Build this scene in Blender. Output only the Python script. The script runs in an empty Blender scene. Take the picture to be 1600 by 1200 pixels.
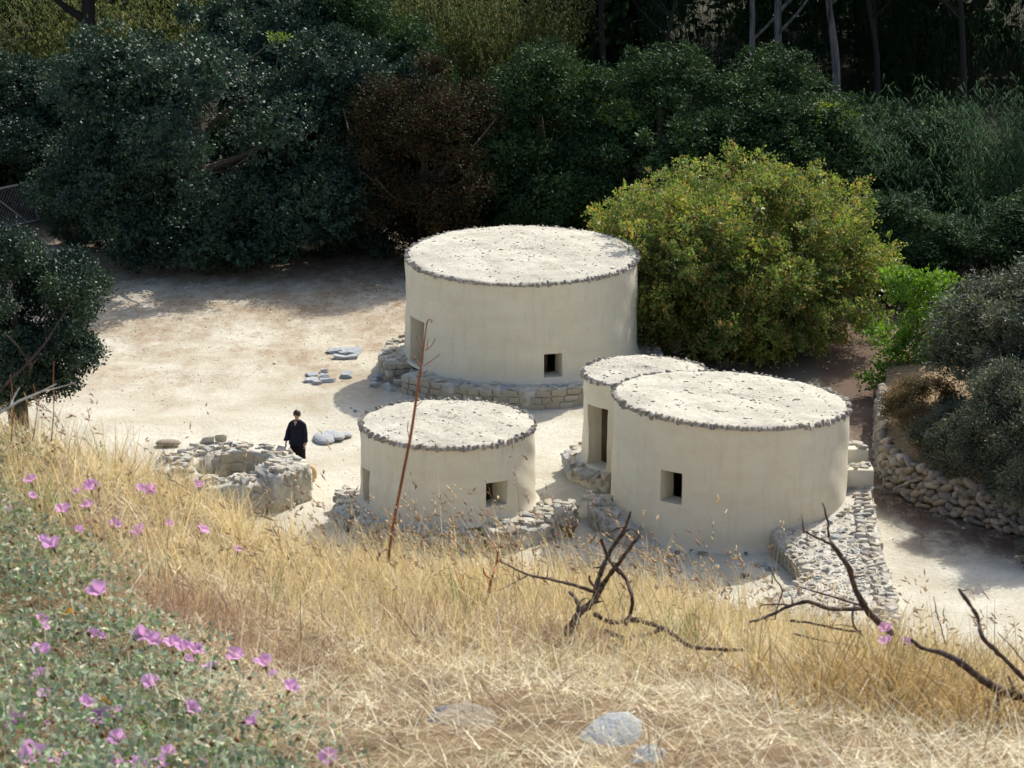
import bpy, bmesh, math, random
import numpy as np
from mathutils import Vector, Matrix, Euler

# ------------------------------------------------------------------ camera, world, sun, exposure
F_PX, PITCH, H = 4600.0, math.radians(15.3), 22.8      # focal length in photo pixels, tilt down, eye height over the courtyard
sc = bpy.context.scene
COL = sc.collection
cam = bpy.data.cameras.new('camera'); camo = bpy.data.objects.new('camera', cam); COL.objects.link(camo)
cam.sensor_width = 36; cam.lens = F_PX / 1600 * 36
cam.clip_start = 0.1; cam.clip_end = 12000
camo.location = (0, 0, H); camo.rotation_euler = (math.pi/2 - PITCH, 0, 0)
cam.dof.use_dof = True; cam.dof.focus_distance = 70; cam.dof.aperture_fstop = 34
sc.camera = camo
SUN_EL, SUN_AZ = math.radians(43.5), math.radians(32)   # azimuth measured from +y towards +x
w = bpy.data.worlds.new('World'); sc.world = w; w.use_nodes = True
wn = w.node_tree.nodes; wl = w.node_tree.links
for n in list(wn): wn.remove(n)
sky = wn.new('ShaderNodeTexSky'); sky.sky_type = 'NISHITA'; sky.sun_disc = False
sky.sun_elevation = SUN_EL; sky.sun_rotation = SUN_AZ; sky.dust_density = 3.0; sky.ozone_density = 0.4
bg = wn.new('ShaderNodeBackground'); bg.inputs[1].default_value = 0.15
wo = wn.new('ShaderNodeOutputWorld'); wl.new(sky.outputs[0], bg.inputs[0]); wl.new(bg.outputs[0], wo.inputs[0])
sl = bpy.data.lights.new('sun', 'SUN'); sl.energy = 3.55; sl.angle = math.radians(0.53); sl.color = (1, 0.965, 0.89)
so = bpy.data.objects.new('sun', sl); COL.objects.link(so)
SUNV = Vector((math.sin(SUN_AZ)*math.cos(SUN_EL), math.cos(SUN_AZ)*math.cos(SUN_EL), math.sin(SUN_EL)))
so.rotation_euler = SUNV.to_track_quat('Z', 'Y').to_euler(); so.location = (30, 60, 80)
sc.view_settings.view_transform = 'Standard'; sc.view_settings.look = 'None'
sc.view_settings.gamma = 1; sc.view_settings.use_curve_mapping = False
sc.view_settings.exposure = 0.60
sc.render.engine = 'CYCLES'
sc.cycles.max_bounces = 7; sc.cycles.diffuse_bounces = 4; sc.cycles.transmission_bounces = 3; sc.cycles.glossy_bounces = 2
sc.cycles.use_denoising = True

rnd = random.Random(7)
R_ = np.random.default_rng(11)

# ------------------------------------------------------------------ helpers
def ray(px, py):
    c, s = math.cos(PITCH), math.sin(PITCH)
    a, b = (px-800)/F_PX, (600-py)/F_PX
    return np.array([a, c + b*s, -s + b*c])
def at_y(px, py, y):                       # the place seen at that direction, y metres out
    d = ray(px, py); t = y/d[1]
    return np.array([d[0]*t, y, H + d[2]*t])
def at_z(px, py, z=0.0):
    d = ray(px, py); t = (z-H)/d[2]
    return np.array([d[0]*t, d[1]*t, z])

def vnoise(x, y, s=1.0, seed=0.0):
    x = np.asarray(x)*s; y = np.asarray(y)*s
    return (np.sin(x*1.7+y*0.9+seed)+np.sin(x*-0.8+y*2.1+seed*2.3)+np.sin(x*3.1+y*2.7+seed*0.7)*0.5+np.sin(x*-4.3+y*3.7+seed*3.1)*0.35+np.sin(x*7.9-y*6.1+seed*1.7)*0.2)/3.05

class MB:
    """collects vertices and faces, then links them as one mesh"""
    def __init__(s): s.v = []; s.lv = []; s.lt = []; s.c = []; s.n = 0; s.hasc = False; s.mi = []
    def add(s, v, f, c=None, mi=0):
        v = np.asarray(v, dtype=np.float64).reshape(-1, 3); f = np.asarray(f, dtype=np.int64)
        s.v.append(v); s.lv.append((f+s.n).ravel()); s.lt.append(np.full(len(f), f.shape[1]))
        s.mi.append(np.full(len(f), mi))
        if c is None: c = np.ones((len(v), 3))*0.5
        else: s.hasc = True
        c = np.asarray(c, dtype=np.float64)
        if c.ndim == 1: c = np.tile(c, (len(v), 1))
        s.c.append(c); s.n += len(v)
    def mesh(s, name, mats, smooth=False):
        me = bpy.data.meshes.new(name)
        v = np.concatenate(s.v); lv = np.concatenate(s.lv); lt = np.concatenate(s.lt)
        me.vertices.add(len(v)); me.vertices.foreach_set('co', v.ravel().astype(np.float32))
        me.loops.add(len(lv)); me.loops.foreach_set('vertex_index', lv.astype(np.int32))
        me.polygons.add(len(lt)); st = np.concatenate([[0], np.cumsum(lt)[:-1]])
        me.polygons.foreach_set('loop_start', st.astype(np.int32)); me.polygons.foreach_set('loop_total', lt.astype(np.int32))
        if smooth: me.polygons.foreach_set('use_smooth', np.ones(len(lt), dtype=bool))
        if not isinstance(mats, (list, tuple)): mats = [mats]
        for m in mats: me.materials.append(m)
        if len(mats) > 1: me.polygons.foreach_set('material_index', np.concatenate(s.mi).astype(np.int32))
        if s.hasc:
            ca = me.color_attributes.new('col', 'FLOAT_COLOR', 'POINT')
            c = np.concatenate(s.c); ca.data.foreach_set('color', np.column_stack([c, np.ones(len(c))]).ravel().astype(np.float32))
        me.update(calc_edges=True); me.validate()
        return me

def tag(o, label=None, cat=None, group=None, kind=None):
    if label: o['label'] = label
    if cat: o['category'] = cat
    if group: o['group'] = group
    if kind: o['kind'] = kind
    return o
def link(name, me, parent=None, loc=(0, 0, 0), rot=(0, 0, 0), scale=(1, 1, 1)):
    o = bpy.data.objects.new(name, me); COL.objects.link(o)
    if parent is not None: o.parent = parent
    o.location = loc; o.rotation_euler = rot; o.scale = scale
    return o
def thing(name, label, cat, loc=(0, 0, 0), group=None):
    return tag(link(name, None, loc=loc), label, cat, group)

def grid(nu, nv, closed_u=False):
    f = []
    for i in range(nu if closed_u else nu-1):
        for j in range(nv-1):
            a = i*nv+j; b = ((i+1) % nu)*nv+j
            f.append((a, b, b+1, a+1))
    return np.array(f)

def tube(mb, pts, rad, seg=6, c=None, cap=True, wob=0.0):
    pts = np.asarray(pts, float); n = len(pts)
    rad = np.broadcast_to(np.asarray(rad, float), (n,)) if np.ndim(rad) == 0 or len(np.atleast_1d(rad)) == n else np.linspace(rad[0], rad[-1], n)
    vs = []
    ref = np.array([0.31, 0.77, 0.55])
    for i in range(n):
        d = pts[min(i+1, n-1)]-pts[max(i-1, 0)]; d = d/(np.linalg.norm(d)+1e-9)
        a = np.cross(d, ref); a /= np.linalg.norm(a)+1e-9; b = np.cross(d, a)
        for k in range(seg):
            t = 2*math.pi*k/seg; r = rad[i]*(1+wob*R_.uniform(-1, 1))
            vs.append(pts[i]+r*(math.cos(t)*a+math.sin(t)*b))
    f = [(i*seg+k, i*seg+(k+1) % seg, (i+1)*seg+(k+1) % seg, (i+1)*seg+k) for i in range(n-1) for k in range(seg)]
    mb.add(vs, f, c)
    if cap:
        tip = np.array(vs[-seg:]+[pts[-1]+(pts[-1]-pts[-2])*0.02]); mb.add(tip, [(k, (k+1) % seg, seg) for k in range(seg)], c)
        bt = np.array(vs[:seg]+[pts[0]]); mb.add(bt, [((k+1) % seg, k, seg) for k in range(seg)], c)
def smooth_path(pts, k=4):
    p = np.asarray(pts, float); out = []
    for i in range(len(p)-1):
        p0 = p[max(i-1, 0)]; p1 = p[i]; p2 = p[i+1]; p3 = p[min(i+2, len(p)-1)]
        for t in np.linspace(0, 1, k, endpoint=False):
            out.append(0.5*((2*p1)+(-p0+p2)*t+(2*p0-5*p1+4*p2-p3)*t*t+(-p0+3*p1-3*p2+p3)*t**3))
    out.append(p[-1]); return np.array(out)
def box(mb, x0, x1, y0, y1, z0, z1, c=None):
    v = [(x, y, z) for x in (x0, x1) for y in (y0, y1) for z in (z0, z1)]
    mb.add(v, [(0, 1, 3, 2), (4, 6, 7, 5), (0, 4, 5, 1), (2, 3, 7, 6), (0, 2, 6, 4), (1, 5, 7, 3)], c)

# ------------------------------------------------------------------ materials
def mat(name, rough=0.85, spec=0.3):
    m = bpy.data.materials.new(name); m.use_nodes = True
    nt = m.node_tree; b = nt.nodes['Principled BSDF']
    b.inputs['Roughness'].default_value = rough; b.inputs['Specular IOR Level'].default_value = spec
    return m, nt, b
def N(nt, t, **k):
    n = nt.nodes.new(t)
    for a, v in k.items():
        if a.startswith('i_'):
            key = a[2:]; n.inputs[int(key) if key.isdigit() else key].default_value = v
        else: setattr(n, a, v)
    return n
def noise(nt, scale, detail=4, rough=0.55, vec=None, dist=0.0):
    n = N(nt, 'ShaderNodeTexNoise'); n.inputs['Scale'].default_value = scale; n.inputs['Detail'].default_value = detail
    n.inputs['Roughness'].default_value = rough; n.inputs['Distortion'].default_value = dist
    if vec is not None: nt.links.new(vec, n.inputs['Vector'])
    return n
def coords(nt, scale=(1, 1, 1)):
    t = N(nt, 'ShaderNodeTexCoord'); m = N(nt, 'ShaderNodeMapping'); m.inputs['Scale'].default_value = scale
    nt.links.new(t.outputs['Object'], m.inputs['Vector']); return m.outputs['Vector']
def ramp(nt, fac, stops):
    r = N(nt, 'ShaderNodeValToRGB'); e = r.color_ramp.elements
    while len(e) < len(stops): e.new(0.5)
    for i, (p, c) in enumerate(stops): e[i].position = p; e[i].color = (*c, 1)
    nt.links.new(fac, r.inputs[0]); return r.outputs[0]
def mix(nt, fac, a, b, mode='MIX'):
    n = N(nt, 'ShaderNodeMix', data_type='RGBA', blend_type=mode)
    if isinstance(fac, float): n.inputs[0].default_value = fac
    else: nt.links.new(fac, n.inputs[0])
    for i, s in ((6, a), (7, b)):
        if isinstance(s, tuple): n.inputs[i].default_value = (*s, 1)
        else: nt.links.new(s, n.inputs[i])
    return n.outputs[2]
def bump(nt, b, h, strength, dist):
    n = N(nt, 'ShaderNodeBump'); n.inputs['Strength'].default_value = strength; n.inputs['Distance'].default_value = dist
    nt.links.new(h, n.inputs['Height']); nt.links.new(n.outputs[0], b.inputs['Normal']); return n

# lime plaster on the hut walls
M_PLASTER, nt, b = mat('lime_plaster', 0.9, 0.2)
v = coords(nt); vs = coords(nt, (0.6, 0.6, 2.2)); vd = coords(nt, (1.6, 1.6, 0.22))
c = ramp(nt, noise(nt, 0.9, 5, 0.6, vs).outputs[0], [(0.3, (0.60, 0.555, 0.425)), (0.5, (0.64, 0.60, 0.465)), (0.72, (0.68, 0.64, 0.505))])
c = mix(nt, ramp(nt, noise(nt, 3.1, 6, 0.7, vd).outputs[0], [(0.52, (0, 0, 0)), (0.75, (0.55, 0.55, 0.55))]), c, (0.47, 0.44, 0.36))
c = mix(nt, ramp(nt, noise(nt, 2.3, 5, 0.6, v).outputs[0], [(0.5, (0, 0, 0)), (0.8, (0.5, 0.5, 0.5))]), c, (0.60, 0.49, 0.34))
sxp = N(nt, 'ShaderNodeSeparateXYZ'); nt.links.new(v, sxp.inputs[0])
mrp = N(nt, 'ShaderNodeMapRange', interpolation_type='SMOOTHSTEP'); mrp.inputs[1].default_value = 0.75; mrp.inputs[2].default_value = 0.0; nt.links.new(sxp.outputs['Z'], mrp.inputs[0])
mm = N(nt, 'ShaderNodeMath', operation='MULTIPLY'); nt.links.new(mrp.outputs[0], mm.inputs[0]); nt.links.new(noise(nt, 1.9, 6, 0.7, v).outputs[0], mm.inputs[1])
c = mix(nt, mm.outputs[0], c, (0.50, 0.46, 0.37))          # splashed earth along the foot of the wall
wv = N(nt, 'ShaderNodeTexVoronoi', feature='DISTANCE_TO_EDGE'); wv.inputs['Scale'].default_value = 0.55
dn = noise(nt, 2.2, 5, 0.6, v); va = N(nt, 'ShaderNodeVectorMath', operation='ADD'); nt.links.new(v, va.inputs[0]); nt.links.new(dn.outputs[1], va.inputs[1]); nt.links.new(va.outputs[0], wv.inputs['Vector'])
c = mix(nt, ramp(nt, wv.outputs['Distance'], [(0.0, (0.30, 0.30, 0.30)), (0.006, (0, 0, 0))]), c, (0.36, 0.32, 0.25))   # hairline cracks
nt.links.new(c, b.inputs['Base Color'])
bump(nt, b, noise(nt, 7, 7, 0.62, v).outputs[0], 0.35, 0.03)
# plaster with grey wash running over plinth tops
M_WASH, nt, b = mat('washed_mortar', 0.95, 0.15)
v = coords(nt)
c = ramp(nt, noise(nt, 2.6, 7, 0.65, v).outputs[0], [(0.33, (0.36, 0.33, 0.27)), (0.5, (0.51, 0.48, 0.40)), (0.7, (0.62, 0.59, 0.51))])
nt.links.new(c, b.inputs['Base Color']); bump(nt, b, noise(nt, 9, 8, 0.7, v).outputs[0], 0.8, 0.07)
# mud and straw roofs
M_ROOF, nt, b = mat('mud_roof', 0.95, 0.15)
v = coords(nt); vst = coords(nt, (1, 2.3, 1))
c = ramp(nt, noise(nt, 1.1, 6, 0.65, v).outputs[0], [(0.32, (0.45, 0.42, 0.34)), (0.47, (0.56, 0.53, 0.435)), (0.66, (0.66, 0.635, 0.53))])
c = mix(nt, ramp(nt, noise(nt, 0.33, 4, 0.55, v, 0.3).outputs[0], [(0.47, (0, 0, 0)), (0.57, (0.8, 0.8, 0.8))]), c, (0.47, 0.445, 0.37))
sp = noise(nt, 13, 5, 0.75, vst, 1.2)
c = mix(nt, ramp(nt, sp.outputs[0], [(0.37, (0.85, 0.85, 0.85)), (0.44, (0, 0, 0))]), c, (0.42, 0.38, 0.29))
c = mix(nt, ramp(nt, noise(nt, 31, 3, 0.6, v).outputs[0], [(0.30, (0.8, 0.8, 0.8)), (0.37, (0, 0, 0))]), c, (0.30, 0.26, 0.20))
nt.links.new(c, b.inputs['Base Color'])
bump(nt, b, noise(nt, 12, 8, 0.8, vst, 0.6).outputs[0], 0.8, 0.07)
# loose stones: colour changes from stone to stone
def stone_mat(name, cols, sc_=1.0):
    m, nt, b = mat(name, 0.88, 0.25)
    oi = N(nt, 'ShaderNodeObjectInfo')
    r = N(nt, 'ShaderNodeValToRGB'); r.color_ramp.interpolation = 'LINEAR'
    e = r.color_ramp.elements
    while len(e) < len(cols): e.new(0.5)
    for i, c in enumerate(cols): e[i].position = i/(len(cols)-1); e[i].color = (*c, 1)
    nt.links.new(oi.outputs['Random'], r.inputs[0])
    v = coords(nt)
    no = noise(nt, 3.5*sc_, 6, 0.65, v)
    dark = mix(nt, 0.38, r.outputs[0], (0.14, 0.125, 0.10)); pale = mix(nt, 0.35, r.outputs[0], (0.66, 0.62, 0.53))
    c = mix(nt, ramp(nt, no.outputs[0], [(0.35, (0, 0, 0)), (0.65, (1, 1, 1))]), dark, pale)
    c = mix(nt, 0.45, r.outputs[0], c)
    nt.links.new(c, b.inputs['Base Color']); bump(nt, b, noise(nt, 8*sc_, 6, 0.7, v).outputs[0], 0.6, 0.25)
    return m
M_RIM = stone_mat('rim_stone', [(0.34, 0.31, 0.26), (0.26, 0.24, 0.21), (0.42, 0.38, 0.31), (0.32, 0.30, 0.28), (0.48, 0.43, 0.35)])
M_LIME = stone_mat('limestone', [(0.58, 0.51, 0.38), (0.50, 0.46, 0.37), (0.64, 0.58, 0.45), (0.42, 0.42, 0.40), (0.66, 0.62, 0.52), (0.54, 0.46, 0.33)])
M_BLOCK = stone_mat('yellow_block', [(0.50, 0.43, 0.29), (0.56, 0.49, 0.35), (0.45, 0.40, 0.30), (0.60, 0.54, 0.42), (0.42, 0.37, 0.27)])
M_SLAB = stone_mat('grey_slab', [(0.42, 0.46, 0.49), (0.50, 0.52, 0.52), (0.36, 0.41, 0.45), (0.56, 0.55, 0.50)])
M_RUBB = stone_mat('river_cobble', [(0.36, 0.29, 0.20), (0.20, 0.21, 0.22), (0.46, 0.37, 0.25), (0.24, 0.22, 0.20), (0.54, 0.48, 0.38), (0.17, 0.18, 0.20), (0.33, 0.25, 0.17)])
M_DARK = stone_mat('dark_cobble', [(0.11, 0.12, 0.14), (0.17, 0.18, 0.19), (0.14, 0.13, 0.13)])
M_SCREE, nt, b = mat('loose_rubble', 0.9, 0.2)
g = N(nt, 'ShaderNodeNewGeometry')
c = ramp(nt, g.outputs['Random Per Island'], [(0.0, (0.42, 0.38, 0.30)), (0.3, (0.56, 0.51, 0.40)), (0.6, (0.66, 0.61, 0.50)), (0.88, (0.46, 0.43, 0.37)), (1.0, (0.26, 0.25, 0.23))])
nt.links.new(c, b.inputs['Base Color']); bump(nt, b, noise(nt, 20, 5, 0.7, coords(nt)).outputs[0], 0.5, 0.05)
# courtyard ground
M_GROUND, nt, b = mat('pale_trodden_earth', 0.95, 0.15)
v = coords(nt)
vf = coords(nt, (1, 0.55, 1))
c = ramp(nt, noise(nt, 0.55, 8, 0.62, v, 0.4).outputs[0], [(0.28, (0.42, 0.36, 0.255)), (0.43, (0.50, 0.46, 0.355)), (0.6, (0.59, 0.56, 0.455)), (0.8, (0.65, 0.625, 0.525))])
c = mix(nt, ramp(nt, noise(nt, 9, 6, 0.7, v).outputs[0], [(0.36, (0.55, 0.55, 0.55)), (0.5, (0, 0, 0))]), c, (0.42, 0.37, 0.29))
c = mix(nt, ramp(nt, noise(nt, 34, 4, 0.6, v).outputs[0], [(0.27, (0.7, 0.7, 0.7)), (0.36, (0, 0, 0))]), c, (0.27, 0.225, 0.17))
sx = N(nt, 'ShaderNodeSeparateXYZ'); tc = N(nt, 'ShaderNodeTexCoord'); nt.links.new(tc.outputs['Object'], sx.inputs[0])
def yband(lo, hi):
    mr = N(nt, 'ShaderNodeMapRange', interpolation_type='SMOOTHSTEP'); mr.inputs[1].default_value = lo; mr.inputs[2].default_value = hi
    nt.links.new(sx.outputs['Y'], mr.inputs[0]); return mr.outputs[0]
def mul(a, bb, op='MULTIPLY'):
    m = N(nt, 'ShaderNodeMath', operation=op)
    for i, s in ((0, a), (1, bb)):
        if isinstance(s, float): m.inputs[i].default_value = s
        else: nt.links.new(s, m.inputs[i])
    m.use_clamp = True
    return m.outputs[0]
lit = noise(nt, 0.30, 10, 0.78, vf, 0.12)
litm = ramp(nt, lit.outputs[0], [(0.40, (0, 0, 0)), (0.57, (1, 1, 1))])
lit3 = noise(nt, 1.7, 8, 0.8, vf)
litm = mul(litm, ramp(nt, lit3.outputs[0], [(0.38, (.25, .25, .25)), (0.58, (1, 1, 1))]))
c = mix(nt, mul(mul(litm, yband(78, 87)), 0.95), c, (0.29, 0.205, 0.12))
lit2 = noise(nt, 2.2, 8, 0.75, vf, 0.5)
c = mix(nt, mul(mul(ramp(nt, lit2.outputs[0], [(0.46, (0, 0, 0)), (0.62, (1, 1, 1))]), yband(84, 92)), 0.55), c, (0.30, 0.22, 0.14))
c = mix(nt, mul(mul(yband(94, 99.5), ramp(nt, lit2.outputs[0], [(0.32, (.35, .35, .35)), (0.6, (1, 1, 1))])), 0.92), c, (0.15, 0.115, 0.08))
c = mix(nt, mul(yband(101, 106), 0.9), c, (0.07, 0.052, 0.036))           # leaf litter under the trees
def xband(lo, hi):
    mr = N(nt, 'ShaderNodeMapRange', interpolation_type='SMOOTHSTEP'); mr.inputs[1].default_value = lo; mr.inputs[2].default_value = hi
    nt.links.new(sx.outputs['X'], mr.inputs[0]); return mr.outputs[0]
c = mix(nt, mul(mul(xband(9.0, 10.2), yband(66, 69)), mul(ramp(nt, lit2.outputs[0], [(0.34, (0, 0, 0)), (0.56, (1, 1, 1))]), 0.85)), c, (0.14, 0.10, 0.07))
c = mix(nt, mul(mul(xband(4.0, 5.6), yband(76.5, 80)), 0.9), c, (0.10, 0.08, 0.065))  # tree and bush shade right of hut A, put into the ground colour
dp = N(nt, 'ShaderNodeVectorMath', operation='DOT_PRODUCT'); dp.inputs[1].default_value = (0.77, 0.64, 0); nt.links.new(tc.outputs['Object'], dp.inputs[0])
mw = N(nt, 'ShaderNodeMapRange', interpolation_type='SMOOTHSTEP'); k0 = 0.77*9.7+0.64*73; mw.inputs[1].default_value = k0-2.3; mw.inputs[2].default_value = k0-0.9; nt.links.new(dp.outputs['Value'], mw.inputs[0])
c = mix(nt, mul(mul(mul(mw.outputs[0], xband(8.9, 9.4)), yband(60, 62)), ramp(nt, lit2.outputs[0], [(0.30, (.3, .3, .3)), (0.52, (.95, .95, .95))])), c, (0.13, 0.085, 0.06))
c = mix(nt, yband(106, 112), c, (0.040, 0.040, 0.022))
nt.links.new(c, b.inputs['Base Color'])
bump(nt, b, noise(nt, 7, 9, 0.75, v).outputs[0], 0.85, 0.07)
# hillside soil and litter
M_SOIL, nt, b = mat('dry_hill_soil', 0.95, 0.1)
v = coords(nt)
c = ramp(nt, noise(nt, 9, 9, 0.75, v).outputs[0], [(0.3, (0.10, 0.065, 0.035)), (0.5, (0.26, 0.18, 0.10)), (0.7, (0.44, 0.34, 0.20))])
nt.links.new(c, b.inputs['Base Color']); bump(nt, b, noise(nt, 45, 7, 0.75, v).outputs[0], 1.0, 0.02)

def leaf_mat(name, stops, rough=0.5, spec=0.35, trans=0.3, tcol=None):
    m, nt, b = mat(name, rough, spec)
    g = N(nt, 'ShaderNodeNewGeometry')
    nz_ = N(nt, 'ShaderNodeMapRange'); nz_.inputs[1].default_value = 0.30; nz_.inputs[2].default_value = 0.70; nt.links.new(noise(nt, 3.2, 2, 0.5, coords(nt)).outputs[0], nz_.inputs[0])
    av = N(nt, 'ShaderNodeMix', data_type='FLOAT'); av.inputs[0].default_value = 0.55; nt.links.new(g.outputs['Random Per Island'], av.inputs[2]); nt.links.new(nz_.outputs[0], av.inputs[3])
    c = ramp(nt, av.outputs[0], stops)
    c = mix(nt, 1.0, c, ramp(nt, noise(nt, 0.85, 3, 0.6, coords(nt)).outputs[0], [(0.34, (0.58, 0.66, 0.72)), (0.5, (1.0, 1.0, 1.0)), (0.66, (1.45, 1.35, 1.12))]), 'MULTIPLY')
    nt.links.new(c, b.inputs['Base Color'])
    t = N(nt, 'ShaderNodeBsdfTranslucent')
    cc = mix(nt, 1.0, c, tcol or (1.0, 1.0, 0.55), 'MULTIPLY')
    nt.links.new(cc, t.inputs[0])
    ms = N(nt, 'ShaderNodeMixShader'); ms.inputs[0].default_value = trans
    out = nt.nodes['Material Output']
    nt.links.new(b.outputs[0], ms.inputs[1]); nt.links.new(t.outputs[0], ms.inputs[2]); nt.links.new(ms.outputs[0], out.inputs[0])
    return m
def col_mat(name, rough=0.7, spec=0.25, trans=0.25):
    m, nt, b = mat(name, rough, spec)
    a = N(nt, 'ShaderNodeVertexColor', layer_name='col'); nt.links.new(a.outputs[0], b.inputs['Base Color'])
    if trans:
        t = N(nt, 'ShaderNodeBsdfTranslucent'); nt.links.new(a.outputs[0], t.inputs[0])
        ms = N(nt, 'ShaderNodeMixShader'); ms.inputs[0].default_value = trans; out = nt.nodes['Material Output']
        nt.links.new(b.outputs[0], ms.inputs[1]); nt.links.new(t.outputs[0], ms.inputs[2]); nt.links.new(ms.outputs[0], out.inputs[0])
    return m
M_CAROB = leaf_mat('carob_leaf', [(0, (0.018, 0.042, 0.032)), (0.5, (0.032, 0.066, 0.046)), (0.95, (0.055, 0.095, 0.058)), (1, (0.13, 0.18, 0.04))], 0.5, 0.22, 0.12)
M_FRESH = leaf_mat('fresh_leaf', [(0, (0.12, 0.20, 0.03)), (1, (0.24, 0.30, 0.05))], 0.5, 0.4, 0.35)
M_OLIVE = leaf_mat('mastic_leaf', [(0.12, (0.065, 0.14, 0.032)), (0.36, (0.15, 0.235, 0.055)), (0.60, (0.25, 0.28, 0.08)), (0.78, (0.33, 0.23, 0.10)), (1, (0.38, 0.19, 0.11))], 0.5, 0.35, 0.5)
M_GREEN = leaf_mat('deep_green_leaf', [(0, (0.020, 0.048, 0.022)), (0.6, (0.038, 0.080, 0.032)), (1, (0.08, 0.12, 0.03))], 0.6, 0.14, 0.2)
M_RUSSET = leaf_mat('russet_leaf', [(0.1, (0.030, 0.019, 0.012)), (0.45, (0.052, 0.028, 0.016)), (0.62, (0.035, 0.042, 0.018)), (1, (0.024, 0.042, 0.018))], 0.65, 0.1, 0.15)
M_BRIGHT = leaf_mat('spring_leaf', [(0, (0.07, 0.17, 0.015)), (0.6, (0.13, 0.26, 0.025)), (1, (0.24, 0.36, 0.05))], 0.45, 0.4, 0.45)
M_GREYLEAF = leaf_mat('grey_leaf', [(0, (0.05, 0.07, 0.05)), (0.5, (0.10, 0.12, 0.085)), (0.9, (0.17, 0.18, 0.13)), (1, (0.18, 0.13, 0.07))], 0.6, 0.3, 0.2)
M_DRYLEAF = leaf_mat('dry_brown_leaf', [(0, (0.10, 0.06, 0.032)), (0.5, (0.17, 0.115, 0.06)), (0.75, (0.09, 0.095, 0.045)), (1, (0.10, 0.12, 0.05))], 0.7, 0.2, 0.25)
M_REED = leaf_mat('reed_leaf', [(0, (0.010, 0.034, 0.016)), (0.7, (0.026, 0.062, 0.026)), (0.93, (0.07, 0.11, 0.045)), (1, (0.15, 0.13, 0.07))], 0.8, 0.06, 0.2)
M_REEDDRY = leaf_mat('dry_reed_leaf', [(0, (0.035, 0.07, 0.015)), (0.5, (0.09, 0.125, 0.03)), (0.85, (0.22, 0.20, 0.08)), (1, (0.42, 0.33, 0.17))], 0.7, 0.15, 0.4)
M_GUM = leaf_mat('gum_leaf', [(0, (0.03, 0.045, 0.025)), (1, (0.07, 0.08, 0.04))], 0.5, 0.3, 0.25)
M_BARK, nt, b = mat('brown_bark', 0.9, 0.2)
c = ramp(nt, noise(nt, 9, 6, 0.7, coords(nt, (2, 2, 0.5))).outputs[0], [(0.3, (0.06, 0.045, 0.035)), (0.7, (0.16, 0.125, 0.095))])
nt.links.new(c, b.inputs['Base Color']); bump(nt, b, noise(nt, 14, 6, 0.7, coords(nt, (2, 2, 0.4))).outputs[0], 0.8, 0.04)
M_GUMBARK, nt, b = mat('pale_gum_bark', 0.8, 0.2)
c = ramp(nt, noise(nt, 3, 5, 0.7, coords(nt, (2, 2, 0.3))).outputs[0], [(0.35, (0.05, 0.045, 0.04)), (0.62, (0.24, 0.225, 0.205))])
nt.links.new(c, b.inputs['Base Color'])
M_DEAD, nt, b = mat('dead_wood', 0.9, 0.15)
c = ramp(nt, noise(nt, 60, 6, 0.7, coords(nt)).outputs[0], [(0.35, (0.045, 0.032, 0.028)), (0.55, (0.12, 0.085, 0.07)), (0.75, (0.25, 0.20, 0.17))])
nt.links.new(c, b.inputs['Base Color']); bump(nt, b, noise(nt, 160, 5, 0.7, coords(nt)).outputs[0], 1.0, 0.004)
M_PALEWOOD, nt, b = mat('bleached_wood', 0.85, 0.2)
c = ramp(nt, noise(nt, 90, 4, 0.6, coords(nt)).outputs[0], [(0.35, (0.42, 0.36, 0.31)), (0.7, (0.66, 0.60, 0.54))]); nt.links.new(c, b.inputs['Base Color'])
M_REDSTEM, nt, b = mat('rust_stem', 0.6, 0.4)
c = ramp(nt, noise(nt, 40, 4, 0.6, coords(nt, (1, 1, 0.2))).outputs[0], [(0.3, (0.20, 0.065, 0.022)), (0.7, (0.38, 0.15, 0.055))]); nt.links.new(c, b.inputs['Base Color'])
M_WOOD, nt, b = mat('dark_planks', 0.8, 0.2)
c = ramp(nt, noise(nt, 14, 4, 0.6, coords(nt, (3, 3, 0.3))).outputs[0], [(0.3, (0.05, 0.035, 0.022)), (0.7, (0.12, 0.085, 0.055))]); nt.links.new(c, b.inputs['Base Color'])
def flat(name, col, rough=0.8, spec=0.2, metal=0.0):
    m, nt, b = mat(name, rough, spec)
    c = ramp(nt, noise(nt, 14, 5, 0.65, coords(nt)).outputs[0], [(0.3, tuple(x*0.78 for x in col)), (0.7, tuple(min(1, x*1.15) for x in col))])
    nt.links.new(c, b.inputs['Base Color']); b.inputs['Metallic'].default_value = metal
    return m
M_STEEL = flat('galvanised_steel', (0.55, 0.57, 0.58), 0.5, 0.5, 0.2)
M_CLOTH = flat('black_navy_cloth', (0.014, 0.015, 0.026), 0.9, 0.15)
M_TROUSER = flat('black_cloth', (0.012, 0.011, 0.013), 0.9, 0.15)
M_SKIN = flat('skin', (0.42, 0.25, 0.17), 0.55, 0.35)
M_HAIR = flat('dark_hair', (0.030, 0.016, 0.012), 0.5, 0.4)
M_SHOE = flat('shoe', (0.05, 0.04, 0.035), 0.7)
M_TAN = flat('tan_stone', (0.52, 0.37, 0.19), 0.8)
M_CLAY = flat('brown_clay', (0.24, 0.165, 0.105), 0.8)
M_EYE = flat('dark_eye', (0.02, 0.015, 0.012), 0.3, 0.5)
M_GRASS = col_mat('dry_grass', 0.55, 0.35, 0.30)
M_HERB = col_mat('bindweed_foliage', 0.75, 0.2, 0.25)
M_PETAL = col_mat('petal', 0.7, 0.2, 0.45)

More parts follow.
